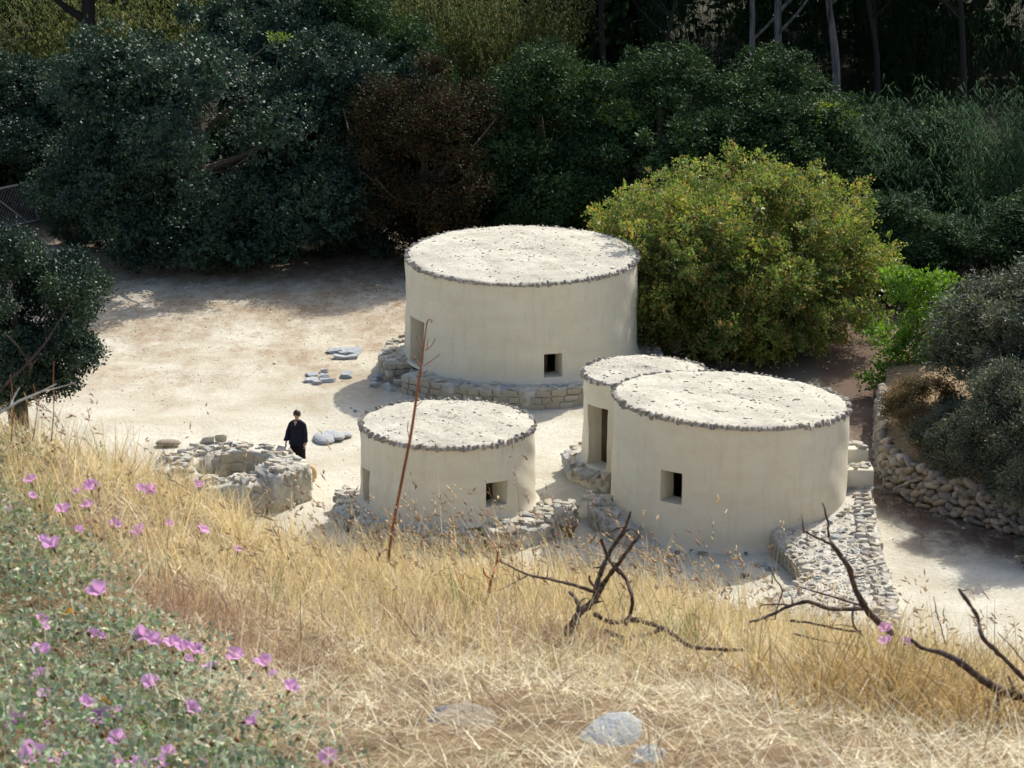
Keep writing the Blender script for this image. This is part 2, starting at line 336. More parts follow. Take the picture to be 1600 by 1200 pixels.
# ------------------------------------------------------------------ stone shapes, shared by all stones
def hull_stone(kind, seed, m, n=15):
    r = np.random.default_rng(seed); bm = bmesh.new()
    if kind == 'block':
        pts = [(sx*(0.5-r.uniform(0, .09)), sy*(0.5-r.uniform(0, .09)), sz*(0.5-r.uniform(0, .09))) for sx in (-1, 1) for sy in (-1, 1) for sz in (-1, 1)]
        pts += [(sx*0.5, r.uniform(-.25, .25), r.uniform(-.25, .25)) for sx in (-1, 1)]+[(r.uniform(-.3, .3), sy*0.52, r.uniform(-.25, .25)) for sy in (-1, 1)]+[(r.uniform(-.3, .3), r.uniform(-.3, .3), 0.5)]
    else:
        p = r.normal(size=(n, 3)); p /= np.linalg.norm(p, axis=1)[:, None]
        e = 0.55 if kind == 'slab' else 0.8
        p = np.sign(p)*np.abs(p)**e
        pts = p*0.5*r.uniform(0.82, 1.0, (n, 1))
        if kind == 'slab': pts[:, 2] = np.clip(pts[:, 2]*1.6, -0.5, 0.5)
    for q in pts: bm.verts.new(q)
    bmesh.ops.convex_hull(bm, input=bm.verts[:])
    for v_ in [v_ for v_ in bm.verts if not v_.link_faces]: bm.verts.remove(v_)
    me = bpy.data.meshes.new('stone'); bm.to_mesh(me); bm.free(); me.materials.append(m); return me
def round_stone(seed, m):
    r = np.random.default_rng(seed); bm = bmesh.new()
    bmesh.ops.create_icosphere(bm, subdivisions=2, radius=0.5)
    a, b_, c_ = r.uniform(0, 6, 3)
    for v_ in bm.verts:
        x, y, z = v_.co; k = 1+0.13*math.sin(4*x+a)+0.12*math.sin(5*y+b_)+0.1*math.sin(5*z+c_)+r.uniform(-.035, .035)
        v_.co = Vector([math.copysign(abs(t*2)**0.8*0.5, t)*k for t in (x, y, z)])
    me = bpy.data.meshes.new('stone'); bm.to_mesh(me); bm.free(); me.materials.append(m)
    me.polygons.foreach_set('use_smooth', np.ones(len(me.polygons), dtype=bool)); return me
S_RIM = [hull_stone('rough', 100+i, M_RIM, 13) for i in range(8)]
S_LIME = [hull_stone('rough', 130+i, M_LIME, 16) for i in range(8)]
S_LSLAB = [hull_stone('slab', 150+i, M_LIME, 16) for i in range(8)]
S_BLOCK = [hull_stone('block', 170+i, M_BLOCK) for i in range(8)]
S_LBLOCK = [hull_stone('block', 190+i, M_LIME) for i in range(6)]
S_SLAB = [hull_stone('slab', 210+i, M_SLAB, 18) for i in range(8)]
S_COB = [round_stone(230+i, M_RUBB) for i in range(8)]
S_DARK = [hull_stone('rough', 250+i, M_DARK, 14) for i in range(4)]
def pick(l): return l[rnd.randrange(len(l))]
def put(name, me, parent, wloc, rot, scale, base):
    return link(name, me, parent, (wloc[0]-base[0], wloc[1]-base[1], wloc[2]-base[2]), rot, scale)

# ------------------------------------------------------------------ ground and hillside
def gz(x, y):                               # courtyard level
    x = np.asarray(x, float); y = np.asarray(y, float)
    z = 0.04*vnoise(x, y, 0.5, 1.0)+0.015*vnoise(x, y, 2.6, 3.0)
    z = z + 0.24*np.exp(-(((x-3.4)/2.2)**2+((y-74.6)/2.0)**2))
    z = z + np.clip((y-150)/400, 0, 1)**1.0*30*(y > 150)
    z = z + np.clip((y-108)/60, 0, 1)*2.0
    return z
def crest_s(x): return np.clip(0.247+0.10*x+0.036*np.exp(-((x+0.42)/0.36)**2)-0.014*np.clip((x-.5)*3, 0, 1), 0.02, 0.355)
def hill(x, y):                             # the slope the photographer stands on
    x = np.asarray(x, float); y = np.asarray(y, float)
    h = 1.66+crest_s(x)*(y-4.0)
    h = np.where(y < 3.0, 1.66+crest_s(x)*(-1.0)-0.02*(3-y), h)
    k = 6.6
    h = np.where(y > k, 1.66+crest_s(x)*(k-4.0)+0.50*(y-k)-0.28*(1-np.exp(-(y-k)/0.8))*0.8, h)
    nz = 0.025*vnoise(x, y, 2.3, 5.0)+0.012*vnoise(x, y, 9, 2.0)
    left = np.clip((-x-3)/8, 0, 1)*np.clip((y-20)/30, 0, 1)*1.5
    return H-h+nz+left
def surf(x, y):
    a = hill(x, y); g_ = gz(x, y)
    return np.where(y < 62, np.maximum(a, g_), g_)
def xs_coords():
    o = [-3000, -1200, -500, -250, -140, -90, -60, -45, -35, -28]
    return np.array(o+list(np.arange(-24, -2.6, 0.3))+list(np.arange(-2.6, 2.6, 0.06))+list(np.arange(2.6, 24, 0.3))+[-a for a in o[::-1]])
def sheet(ys, name, m):
    xs = xs_coords(); X, Y = np.meshgrid(xs, ys, indexing='ij')
    Z = surf(X, Y); mb = MB(); nu, nv = X.shape
    idx = np.arange(nu*nv).reshape(nu, nv)
    f = np.stack([idx[:-1, :-1], idx[1:, :-1], idx[1:, 1:], idx[:-1, 1:]], -1).reshape(-1, 4)
    mb.add(np.stack([X, Y, Z], -1).reshape(-1, 3), f)
    return tag(link(name, mb.mesh(name, m, True)), kind='structure')
YSPLIT = 54.0
sheet(np.array([-400, -150, -60, -30, -15, -8, -4, -1, 1, 2]+list(np.arange(2.6, 9.2, 0.06))+list(np.arange(9.3, 14, 0.4))+list(np.arange(14.5, YSPLIT+.01, 1.0))+[YSPLIT]), 'hillside', M_SOIL)
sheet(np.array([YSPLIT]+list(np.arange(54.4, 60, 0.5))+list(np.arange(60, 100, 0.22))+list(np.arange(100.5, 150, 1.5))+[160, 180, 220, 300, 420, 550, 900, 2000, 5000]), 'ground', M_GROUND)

def on_hill(px, py):
    d = ray(px, py); t = 3.0
    while t < 12:
        p = d*t
        if H+p[2] <= float(hill(p[0], p[1])): break
        t += 0.01
    return np.array([p[0], p[1], H+p[2]])

# ------------------------------------------------------------------ huts
def ring_pt(xc, yc, r, t):                  # t: degrees, 0 = towards the camera, positive to the right
    a = math.radians(t); return xc+r*math.sin(a), yc-r*math.cos(a)

def hut(label, xc, yc, R, zb, z0, tilt, openings, name='round_hut', rim_skip=None, thick=0.55, dome=0.13, rim_h=0.19, rim_w=0.15, floor_z=None):
    base = (xc, yc, zb)
    t = thing(name, label, 'hut', base)
    top = lambda x, y: z0+tilt[0]*(x-xc)+tilt[1]*(y-yc)
    # wall: outer and inner skins with the openings left out and their reveals
    ang = set(np.round(np.linspace(-180, 180, 145)[:-1], 3)); zf = set(np.round(np.linspace(0, 1, 22), 4))
    hh = z0-zb
    for (a0, a1, b0, b1) in openings:
        ang |= {a0, a1}; ang = {a for a in ang if not (a0-0.8 < a < a0 or a0 < a < a0+0.8 or a1-0.8 < a < a1 or a1 < a < a1+0.8)}
        f0, f1 = (b0-zb)/hh, (b1-zb)/hh; zf |= {f0, f1}
        zf = {z for z in zf if not (0 < abs(z-f0) < 0.015 or 0 < abs(z-f1) < 0.015) or z in (0, 1)}
    ang = sorted(ang); zf = sorted(zf); na, nz = len(ang), len(zf)
    vo, vi = [], []
    for a in ang:
        for z in zf:
            r = R + 0.012*math.sin(math.radians(a)*11+z*13+yc)*math.sin(z*7+a*.03) + 0.030*math.sin(math.radians(a)*3+xc)+0.014*math.sin(math.radians(a)*7+z*5)+0.012*math.sin(z*9+a*0.05+yc)
            r += 0.13*math.exp(-z*hh/0.10)+0.035*(1-z)
            x, y = ring_pt(xc, yc, r, a); xi, yi = ring_pt(xc, yc, R-thick, a)
            xt, yt = ring_pt(xc, yc, R, a); T = top(xt, yt)
            vo.append((x-xc, y-yc, z*(T-zb))); vi.append((xi-xc, yi-yc, z*(T-zb)))
    no = len(vo); fs = []
    def is_open(i, j):
        am = ang[i]+((ang[(i+1) % na]-ang[i]) % 360)/2; zm = zb+(zf[j]+zf[j+1])/2*hh
        return any(a0 < am < a1 and b0 < zm < b1 for (a0, a1, b0, b1) in openings)
    op = [[is_open(i, j) for j in range(nz-1)] for i in range(na)]
    for i in range(na):
        i2 = (i+1) % na
        for j in range(nz-1):
            a, b_, c_, d = i*nz+j, i2*nz+j, i2*nz+j+1, i*nz+j+1
            if not op[i][j]:
                fs.append((a, b_, c_, d)); fs.append((no+d, no+c_, no+b_, no+a))
            else:
                if not op[i-1][j]: fs.append((a, d, no+d, no+a))
                if not op[i2][j]: fs.append((b_, no+b_, no+c_, c_))
                if j == 0 or not op[i][j-1]: fs.append((a, no+a, no+b_, b_))
                if j == nz-2 or not op[i][j+1]: fs.append((d, c_, no+c_, no+d))
    mb = MB(); mb.add(vo+vi, fs); me = mb.mesh('wall', M_PLASTER)
    bm = bmesh.new(); bm.from_mesh(me)
    for f in bm.faces: f.smooth = True
    for e in bm.edges:
        if len(e.link_faces) == 2 and e.calc_face_angle(0) > 0.6: e.smooth = False
    bm.to_mesh(me); bm.free()
    link('wall', me, t)
    # roof: low lumpy dome just inside the rim stones
    nr, ns = 46, 150; vr = [(0, 0, top(xc, yc)+dome-zb+0.05)]; 
    for i in range(1, nr+1):
        q = i/nr; r = (R+0.035)*q
        for k in range(ns):
            a = 2*math.pi*k/ns; x, y = xc+r*math.cos(a), yc+r*math.sin(a)
            z = top(x, y)+dome*(1-q**2.5)+0.05
            z += 0.022*vnoise(x, y, 1.6, xc)+0.016*vnoise(x, y, 5.3, yc)+R_.normal()*0.008
            if i == nr: z = top(x, y)-0.03
            vr.append((x-xc, y-yc, z-zb))
    mb = MB(); mb.add(vr, [(0, 1+k, 1+(k+1) % ns) for k in range(ns)])
    base_i = np.array(vr); mb.v = []; mb.lv = []; mb.lt = []; mb.mi = []; mb.c = []; mb.n = 0
    mb.add(vr, [(0, 1+k, 1+(k+1) % ns) for k in range(ns)])
    q4 = np.array([(1+(i-1)*ns+k, 1+i*ns+k, 1+i*ns+(k+1) % ns, 1+(i-1)*ns+(k+1) % ns) for i in range(1, nr) for k in range(ns)])
    mb.lv.append(q4.ravel()); mb.lt.append(np.full(len(q4), 4)); mb.mi.append(np.zeros(len(q4)))
    roof = link('roof', mb.mesh('roof', M_ROOF, True), t)
    # underside so that rooms stay dark
    mb = MB(); m_ = 48
    u = [(0, 0, top(xc, yc)-zb-0.12)]+[((R-0.1)*math.cos(2*math.pi*k/m_), (R-0.1)*math.sin(2*math.pi*k/m_), top(xc+(R-0.1)*math.cos(2*math.pi*k/m_), yc+(R-0.1)*math.sin(2*math.pi*k/m_))-zb-0.12) for k in range(m_)]
    mb.add(u, [(0, 1+(k+1) % m_, 1+k) for k in range(m_)]); link('ceiling', mb.mesh('ceiling', M_WOOD), t)
    mb = MB(); fz = (floor_z if floor_z is not None else zb+0.05)-zb
    u = [(0, 0, fz)]+[((R-0.4)*math.cos(2*math.pi*k/m_), (R-0.4)*math.sin(2*math.pi*k/m_), fz) for k in range(m_)]
    mb.add(u, [(0, 1+k, 1+(k+1) % m_) for k in range(m_)]); link('floor', mb.mesh('floor', M_CLAY), t)
    # crumbs of mud and straw on the roof
    mb = MB()
    for _ in range(int(34*R*R)):
        r = (R-0.1)*math.sqrt(rnd.random()); a = rnd.uniform(0, 6.283); x, y = xc+r*math.cos(a), yc+r*math.sin(a)
        q = r/R; z = top(x, y)+dome*(1-q**2.5)+0.055+0.022*vnoise(x, y, 1.6, xc)+0.016*vnoise(x, y, 5.3, yc)
        s = rnd.uniform(0.012, 0.038)*(1.6 if rnd.random() < .06 else 1)
        p = R_.normal(size=(6, 3)); p /= np.linalg.norm(p, axis=1)[:, None]
        o6 = np.array([(1, 0, 0), (-1, 0, 0), (0, 1, 0), (0, -1, 0), (0, 0, 1), (0, 0, -1)])+p*0.3
        mb.add(o6*[s*rnd.uniform(.7, 2), s*rnd.uniform(.7, 2), s*0.6]+[x-xc, y-yc, z-zb], [(0, 2, 4), (2, 1, 4), (1, 3, 4), (3, 0, 4), (2, 0, 5), (1, 2, 5), (3, 1, 5), (0, 3, 5)])
    tag(link('roof_crumbs', mb.mesh('roof_crumbs', M_SCREE), t), kind='stuff')
    # rim of upright stones
    n = int(2*math.pi*R/rim_w); ph = 0
    for k in range(n):
        a = -180+360*(k+rnd.uniform(-.2, .2))/n
        x, y = ring_pt(xc, yc, R-0.01+rnd.uniform(-.02, .025), a)
        if rim_skip and math.hypot(x-rim_skip[0], y-rim_skip[1]) < rim_skip[2]: continue
        h = rim_h*rnd.uniform(0.6, 1.3)*(1.25 if rnd.random() < .08 else 1)
        if rnd.random() < .03: continue
        link('rim_stone', pick(S_RIM), t, (x-xc, y-yc, top(x, y)-zb+0.02+rnd.uniform(-.02, .02)),
             (rnd.uniform(-.2, .2), rnd.uniform(-.2, .2), math.radians(a)+rnd.uniform(-.25, .25)), (rim_w*rnd.uniform(.95, 1.4), rnd.uniform(.17, .24), h))
    return t, base

def leaf_door(t, base, xc, yc, R, a0, a1, z0, z1, frac=0.6, name='door', planks=4, side=1):
    """plank door or shutter set back in an opening; it covers part of it"""
    xa, ya = ring_pt(xc, yc, R, a0); xb, yb = ring_pt(xc, yc, R, a1)
    d = np.array([xb-xa, yb-ya]); L = np.linalg.norm(d); d /= L
    st = 0 if side > 0 else (1-frac)
    mid = link(name, None, t, (xa-base[0], ya-base[1], z0-base[2]), (0, 0, math.atan2(d[1], d[0])))
    w_ = L*frac/planks
    mb = MB(); box(mb, st*L, st*L+L*frac, 0.03, 0.06, (z1-z0)*0.2, (z1-z0)*0.2+0.07); box(mb, st*L, st*L+L*frac, 0.03, 0.06, (z1-z0)*0.75, (z1-z0)*0.75+0.07)
    link('batten', mb.mesh('batten', M_WOOD), mid)
    for k in range(planks):
        mb = MB(); box(mb, st*L+k*w_+0.005, st*L+(k+1)*w_-0.005, -0.02+0.004*(k % 2), 0.027+0.002*(k % 2), 0.02, z1-z0-0.03)
        link('plank', mb.mesh('plank', M_WOOD), mid)

def sector_core(parent, name, xc, yc, r0, r1, a0, a1, zt, zb, base, m=M_WASH, step=2.0, rough=0.03):
    """solid ring sector: top, outer face, inner face and both ends"""
    A = np.arange(a0, a1+step*0.5, step); n = len(A); rr = np.linspace(r0, r1, 6)
    mb = MB(); V = []
    for a in A:
        zz = zt(a) if callable(zt) else zt
        ro = r1+0.05*math.sin(a*0.21+xc)+0.03*math.sin(a*0.55)
        for q in np.linspace(0, 1, 6):
            x, y = ring_pt(xc, yc, r0+(ro-r0)*q, a)
            V.append((x-base[0], y-base[1], zz-base[2]+rough*(0.6*float(vnoise(x, y, 3.3, 2))+R_.uniform(-.5, .5))-0.05*q*q))
        for zq in (0.66, 0.33, 0):
            x, y = ring_pt(xc, yc, ro+0.03*(1-zq), a); V.append((x-base[0], y-base[1], (zb+(zz-zb)*zq)-base[2]))
        x, y = ring_pt(xc, yc, r0, a); V.append((x-base[0], y-base[1], zb-base[2]))
    k = 10; f = []
    for i in range(n-1):
        for j in range(k):
            a_, b_ = i*k+j, i*k+(j+1) % k; f.append((a_, b_, b_+k, a_+k))
    mb.add(V, f)
    mb.lv.append(np.arange(k)[::-1]); mb.lt.append(np.array([k])); mb.mi.append(np.array([0]))
    mb.lv.append(np.arange((n-1)*k, n*k)); mb.lt.append(np.array([k])); mb.mi.append(np.array([0]))
    return link(name, mb.mesh(name, m, False), parent)

def face_courses(parent, xc, yc, r, a0, a1, zb, zt, base, meshes, w=0.3, courses=3, depth=0.16, name='stone', out=1):
    for c_ in range(courses):
        a = a0+rnd.uniform(0, 2)
        while a < a1:
            ww = w*rnd.uniform(.6, 1.35); da = math.degrees(ww/r)
            top_ = zt(a) if callable(zt) else zt
            h = (top_-zb)/courses
            x, y = ring_pt(xc, yc, r+0.05*math.sin(a*0.21+xc)+0.03*math.sin(a*0.55)-0.035*out+rnd.uniform(-.012, .02), a+da/2)
            put(name, pick(meshes), parent, (x, y, zb+h*(c_+0.5)), (rnd.uniform(-.03, .03), rnd.uniform(-.04, .04), math.radians(a+da/2)+rnd.uniform(-.05, .05)), (ww*0.97, depth*rnd.uniform(.85, 1.15), h*rnd.uniform(.9, 1.0)), base)
            a += da
def top_flags(parent, xc, yc, r0, r1, a0, a1, zt, base, meshes, n, size=0.2, flat_=0.35, name='stone'):
    for _ in range(n):
        a = rnd.uniform(a0, a1); r = rnd.uniform(r0, r1); x, y = ring_pt(xc, yc, r, a); s = size*rnd.uniform(.6, 1.4)
        z = (zt(a) if callable(zt) else zt)
        put(name, pick(meshes), parent, (x, y, z+rnd.uniform(-.02, .02)), (rnd.uniform(-.15, .15), rnd.uniform(-.15, .15), rnd.uniform(0, 6.3)), (s*1.2, s*rnd.uniform(.6, 1), s*flat_*rnd.uniform(.7, 1.3)), base)

# --- hut A: the large one at the back
AX, AY, AR = 0.30, 84.85, 3.42
A, Ab = hut('largest whitewashed round hut at the back with flat mud roof and stone plinth', AX, AY, AR, 0.55, 3.52, (0.0, 0.030), [(-72, -56.5, 0.62, 1.98), (10.2, 19.2, 0.72, 1.43)], rim_w=0.13, dome=0.17)
leaf_door(A, Ab, AX, AY, AR-0.5, -72, -57.5, 0.62, 1.98, 0.9, 'door', 4, 1)
leaf_door(A, Ab, AX, AY, AR-0.5, 10.2, 19.2, 0.74, 1.42, 0.45, 'shutter', 2, 1)
pl = sector_core(A, 'plinth', AX, AY, AR-0.25, AR+0.72, -56, 128, 0.56, -0.1, Ab)
face_courses(pl, AX, AY, AR+0.74, -56, 62, -0.03, 0.52, Ab, S_BLOCK, 0.36, 3)
top_flags(pl, AX, AY, AR+0.2, AR+0.66, -54, 60, 0.54, Ab, S_LSLAB, 60, 0.24, 0.3)
top_flags(pl, AX, AY, AR+0.3, AR+0.6, -40, 30, 0.55, Ab, S_SLAB, 12, 0.22, 0.35)
top_flags(pl, AX, AY, AR+0.25, AR+0.75, 70, 126, 0.56, Ab, S_LIME, 30, 0.26, 0.45)
pl2 = sector_core(A, 'plinth', AX, AY, AR-0.2, AR+0.74, -128, -73, lambda a: 0.62-0.10*max(0, (-a-95)/33), -0.1, Ab)
face_courses(pl2, AX, AY, AR+0.78, -126, -73, -0.03, 0.58, Ab, S_LBLOCK, 0.32, 3)
for k in range(3):
    for r in (0.10, 0.36, 0.62):
        x, y = ring_pt(AX, AY, AR+r, -72.2); put('stone', pick(S_LBLOCK), pl2, (x, y, 0.08+0.2*k), (rnd.uniform(-.05, .05), 0, math.radians(18+rnd.uniform(-6, 6))), (0.27, 0.2, 0.19), Ab)
        x, y = ring_pt(AX, AY, AR+r, -55.6); put('stone', pick(S_LIME), pl, (x, y, 0.08+0.18*k), (rnd.uniform(-.05, .05), 0, math.radians(32+rnd.uniform(-6, 6))), (0.29, 0.22, 0.19), Ab)
top_flags(pl2, AX, AY, AR+0.2, AR+0.72, -126, -75, 0.60, Ab, S_LSLAB, 46, 0.24, 0.35)
for (a, r, s) in ((-64, 0.15, .5), (-65, 0.55, .45), (-62, 0.95, .5), (-68, 1.25, .35), (-72, 1.15, .32), (-77, 1.0, .3)):
    x, y = ring_pt(AX, AY, AR+r, a); put('step_stone', pick(S_SLAB if r > .9 else S_LSLAB), A, (x, y, 0.12-0.08*r+(0.22 if r < .3 else 0)), (0, 0, math.radians(a)), (s*1.15, s*.7, 0.22), Ab)

# --- hut B: front right, with the smaller annex joined to its back
BX, BY, BR = 5.47, 70.75, 2.93
CXn, CYn, CRn = 3.47, 74.2, 1.62
B, Bb = hut('wide whitewashed round hut in front right beside the rubble terrace', BX, BY, BR, -0.05, 3.02, (-0.052, -0.035), [(-39.4, -27.6, 1.05, 1.80)], rim_w=0.125, dome=0.12)
leaf_door(B, Bb, BX, BY, BR-0.5, -39.4, -27.6, 1.06, 1.79, 0.5, 'shutter', 2, 0)
AN, Nb = hut('small whitewashed annex hut with a tall doorway joined to the wider hut', CXn, CYn, CRn, 0.42, 2.80, (0.0, -0.01), [(-65, -37.5, 0.55, 2.16)], rim_skip=(BX, BY, BR-0.1), rim_w=0.125, dome=0.10, thick=0.42)
leaf_door(AN, Nb, CXn, CYn, CRn-0.38, -65, -37.5, 0.56, 2.1, 0.55, 'door', 3, 1)
pn = sector_core(AN, 'plinth', CXn, CYn, CRn-0.15, CRn+0.42, -135, -28, lambda a: 0.50 if a > -80 else 0.52, 0.0, Nb)
top_flags(pn, CXn, CYn, CRn+0.25, CRn+0.42, -130, -30, 0.49, Nb, S_LSLAB, 26, 0.26, 0.4)
top_flags(pn, CXn, CYn, CRn+0.36, CRn+0.46, -110, -30, 0.44, Nb, S_SLAB, 9, 0.30, 0.5)
face_courses(pn, CXn, CYn, CRn+0.46, -132, -30, 0.2, 0.46, Nb, S_LIME, 0.3, 1)
# low rubble footing along the left side of hut B
pb = sector_core(B, 'plinth', BX, BY, BR-0.15, BR+0.62, -92, -38, lambda a: 0.52-0.46*max(0, (a+66)/28)**1.2, -0.1, Bb)
top_flags(pb, BX, BY, BR+0.2, BR+0.62, -92, -62, 0.53, Bb, S_LSLAB, 20, 0.28, 0.35)
top_flags(pb, BX, BY, BR+0.3, BR+0.6, -62, -42, 0.30, Bb, S_LSLAB, 14, 0.30, 0.35)
face_courses(pb, BX, BY, BR+0.64, -92, -50, -0.04, lambda a: 0.48-0.40*max(0, (a+66)/28), Bb, S_LIME, 0.34, 2)
for (px, py, s, hh) in ((1058, 863, .17, .16), (1080, 860, .10, .08), (1098, 864, .3, .08), (1165, 864, .12, .1), (1195, 856, .10, .1), (1016, 841, .1, .1), (1186, 880, .42, .14), (1205, 886, .36, .14), (1163, 898, .3, .1), (1150, 870, .2, .06)):
    p = at_z(px, py, 0.05); put('stone', pick(S_DARK if s < .31 else S_SLAB), B, (p[0], p[1], 0.05), (0, 0, rnd.uniform(-.4, .4)), (s, s*.6, hh), Bb)

# --- hut C: small one front left
CX, CY, CR = -1.615, 70.85, 2.17
C, Cb = hut('smallest free-standing whitewashed round hut behind the tall grass, window on its right', CX, CY, CR, 0.38, 2.36, (-0.012, 0.0), [(-72, -58.8, 0.62, 1.47), (26.7, 42.4, 0.80, 1.43)], rim_w=0.125, dome=0.13, rim_h=0.22)
leaf_door(C, Cb, CX, CY, CR-0.5, -72, -59, 0.62, 1.47, 0.8, 'door', 3, 1)
leaf_door(C, Cb, CX, CY, CR-0.5, 26.7, 42.4, 0.82, 1.42, 0.3, 'shutter', 2, 0)
pc = sector_core(C, 'plinth', CX, CY, CR-0.2, CR+0.66, -115, 20, lambda a: 0.42-0.10*max(0, (a+20)/40), -0.1, Cb)
top_flags(pc, CX, CY, CR+0.25, CR+0.66, -112, 10, 0.42, Cb, S_LSLAB, 70, 0.25, 0.38)
top_flags(pc, CX, CY, CR+0.3, CR+0.6, -60, 10, 0.42, Cb, S_SLAB, 16, 0.25, 0.35)
face_courses(pc, CX, CY, CR+0.68, -112, 15, -0.05, 0.38, Cb, S_LIME, 0.30, 2)
pc2 = sector_core(C, 'plinth', CX, CY, CR-0.2, CR+1.05, 22, 84, lambda a: 0.44, -0.1, Cb)
top_flags(pc2, CX, CY, CR+0.2, CR+1.05, 22, 82, 0.45, Cb, S_LSLAB, 60, 0.28, 0.4)
top_flags(pc2, CX, CY, CR+0.2, CR+1.05, 24, 70, 0.46, Cb, S_COB, 12, 0.22, 0.5)
face_courses(pc2, CX, CY, CR+1.08, 22, 84, -0.05, 0.42, Cb, S_LIME, 0.36, 2)
# rubble pillar that ends the footing on the right
pp = at_z(874, 836, 0.0); pbase = (pp[0], pp[1], 0)
pil = thing('rubble_pillar', 'short knobbly pillar of mortared rubble ending the footing of the smallest hut', 'pillar', pbase)
mb = MB(); n = 10; V = []; zs = [-0.08, 0.1, 0.28, 0.42, 0.5, 0.66, 0.74]; rr = [0.26, 0.22, 0.17, 0.13, 0.15, 0.15, 0.06]
for i, z in enumerate(zs):
    for k in range(n):
        a = 2*math.pi*k/n; r = rr[i]*(1+rnd.uniform(-.16, .16)); V.append((r*math.cos(a), r*math.sin(a), z+rnd.uniform(-.015, .015)))
V.append((0, 0, 0.76)); mb.add(V[:-1], np.array([(i*n+k, i*n+(k+1) % n, (i+1)*n+(k+1) % n, (i+1)*n+k) for i in range(len(zs)-1) for k in range(n)]))
mb.add(V[-n-1:], [(k, (k+1) % n, n) for k in range(n)]); link('core', mb.mesh('core', M_WASH), pil)
for k in range(16):
    a = rnd.uniform(0, 6.28); z = rnd.uniform(0.02, .62); r = np.interp(z, zs, rr)-0.01
    link('stone', pick(S_LIME), pil, (r*math.cos(a), r*math.sin(a), z), (rnd.uniform(-.5, .5), rnd.uniform(-.5, .5), a), (.14, .16, .11))
# bowl beside the pillar
pp = at_z(887, 838, 0.0); bowl = thing('quern_bowl', 'brown bowl-shaped quern with a flat rim beside the rubble pillar', 'bowl', (pp[0], pp[1], 0))
prof = [(0.02, 0.0), (0.13, 0.0), (0.15, 0.10), (0.17, 0.20), (0.23, 0.30), (0.26, 0.34), (0.22, 0.345), (0.15, 0.28), (0.02, 0.24)]
mb = MB(); n = 20; V = [(r*math.cos(2*math.pi*k/n)*1.1, r*math.sin(2*math.pi*k/n), z) for (r, z) in prof for k in range(n)]
mb.add(V, [(i*n+k, i*n+(k+1) % n, (i+1)*n+(k+1) % n, (i+1)*n+k) for i in range(len(prof)-1) for k in range(n)])
link('body', mb.mesh('body', M_CLAY, True), bowl)

# --- rubble terrace right of hut B
tb = (7.6, 66.5, 0)
TR = thing('rubble_terrace', 'raised terrace of pale rubble and edging stones right of the wide front hut', 'terrace', tb)
def terr_z(x, y): return 0.40+0.40*np.clip((y-66.5)/4.2, 0, 1)+0.03*vnoise(x, y, 1.7, 4)-0.30*np.clip((65.2-y)/4.0, 0, 1)*np.clip((7.9-x)/1.5, 0, 1)
LEFT = [(72.6, 8.2), (70.7, 7.6), (69.0, 7.0), (68.3, 6.65), (67.9, 6.30), (67.4, 6.36), (66.5, 6.58), (65.7, 6.75), (64.9, 6.80), (64.3, 6.3), (63.6, 5.7), (62.6, 5.1), (61.0, 4.8), (59.5, 4.6)][::-1]
RIGHT = [(72.6, 9.08), (71.1, 9.03), (69.5, 8.93), (67.5, 8.83), (65.8, 8.80), (64.3, 8.78), (62.6, 8.66), (61.0, 8.60), (59.5, 8.5)][::-1]
lx = lambda y: np.interp(y, [a for a, _ in LEFT], [b_ for _, b_ in LEFT]); rx = lambda y: np.interp(y, [a for a, _ in RIGHT], [b_ for _, b_ in RIGHT])
ys = np.arange(59.5, 72.61, 0.1); mb = MB(); V = []; nx = 30
for y in ys:
    a, b_ = lx(y), rx(y)
    V.append((a-0.02-tb[0], y-tb[1], -0.15))
    for q in np.linspace(0, 1, nx):
        x = a+(b_-a)*q; V.append((x-tb[0], y-tb[1], float(terr_z(x, y))+R_.uniform(-.02, .02)))
    V.append((b_+0.05-tb[0], y-tb[1], -0.15))
k = nx+2; ny = len(ys); idx = np.arange(ny*k).reshape(ny, k)
mb.add(V, np.stack([idx[:-1, :-1], idx[:-1, 1:], idx[1:, 1:], idx[1:, :-1]], -1).reshape(-1, 4))
mb.lv.append(idx[0][::-1].ravel()); mb.lt.append(np.array([k])); mb.mi.append(np.array([0]))
link('fill', mb.mesh('fill', M_WASH), TR)
def hut_in(x, y, m=0.12): return math.hypot(x-BX, y-BY) < BR+m
y = 59.8
while y < 71.0:                             # edging along the path: two rows deep, plus the face
    for off in (0.10, 0.34):
        s = rnd.uniform(.22, .40); x = rx(y)-off+rnd.uniform(-.09, .05)
        put('edge_stone', pick(S_LSLAB), TR, (x, y+rnd.uniform(-.05, .05), terr_z(x, y)+0.02), (rnd.uniform(-.15, .15), rnd.uniform(-.15, .15), rnd.uniform(-1.3, 1.3)), (s*rnd.uniform(.75, 1.1), s*rnd.uniform(.55, .9), 0.12), tb)
    for zz in (0.12, 0.36):
        if zz < terr_z(rx(y), y)-0.1: put('face_stone', pick(S_LBLOCK), TR, (rx(y)+0.02, y, zz), (0, rnd.uniform(-.08, .08), math.pi/2), (0.27, 0.16, 0.2), tb)
    y += 0.25
y = 62.3
while y < 68.0:
    s = rnd.uniform(.22, .36); x = lx(y)+0.12; put('edge_stone', pick(S_LSLAB), TR, (x, y, terr_z(x, y)+0.02), (0, 0, rnd.uniform(0, 3)), (s, s*.7, .12), tb)
    if y > 64.6:
        for zz in (0.1, 0.3): put('face_stone', pick(S_BLOCK), TR, (lx(y)+0.03, y, zz), (0, 0, math.pi/2+rnd.uniform(-.1, .1)), (.3, .16, .19), tb)
    y += 0.27
n_ = 0
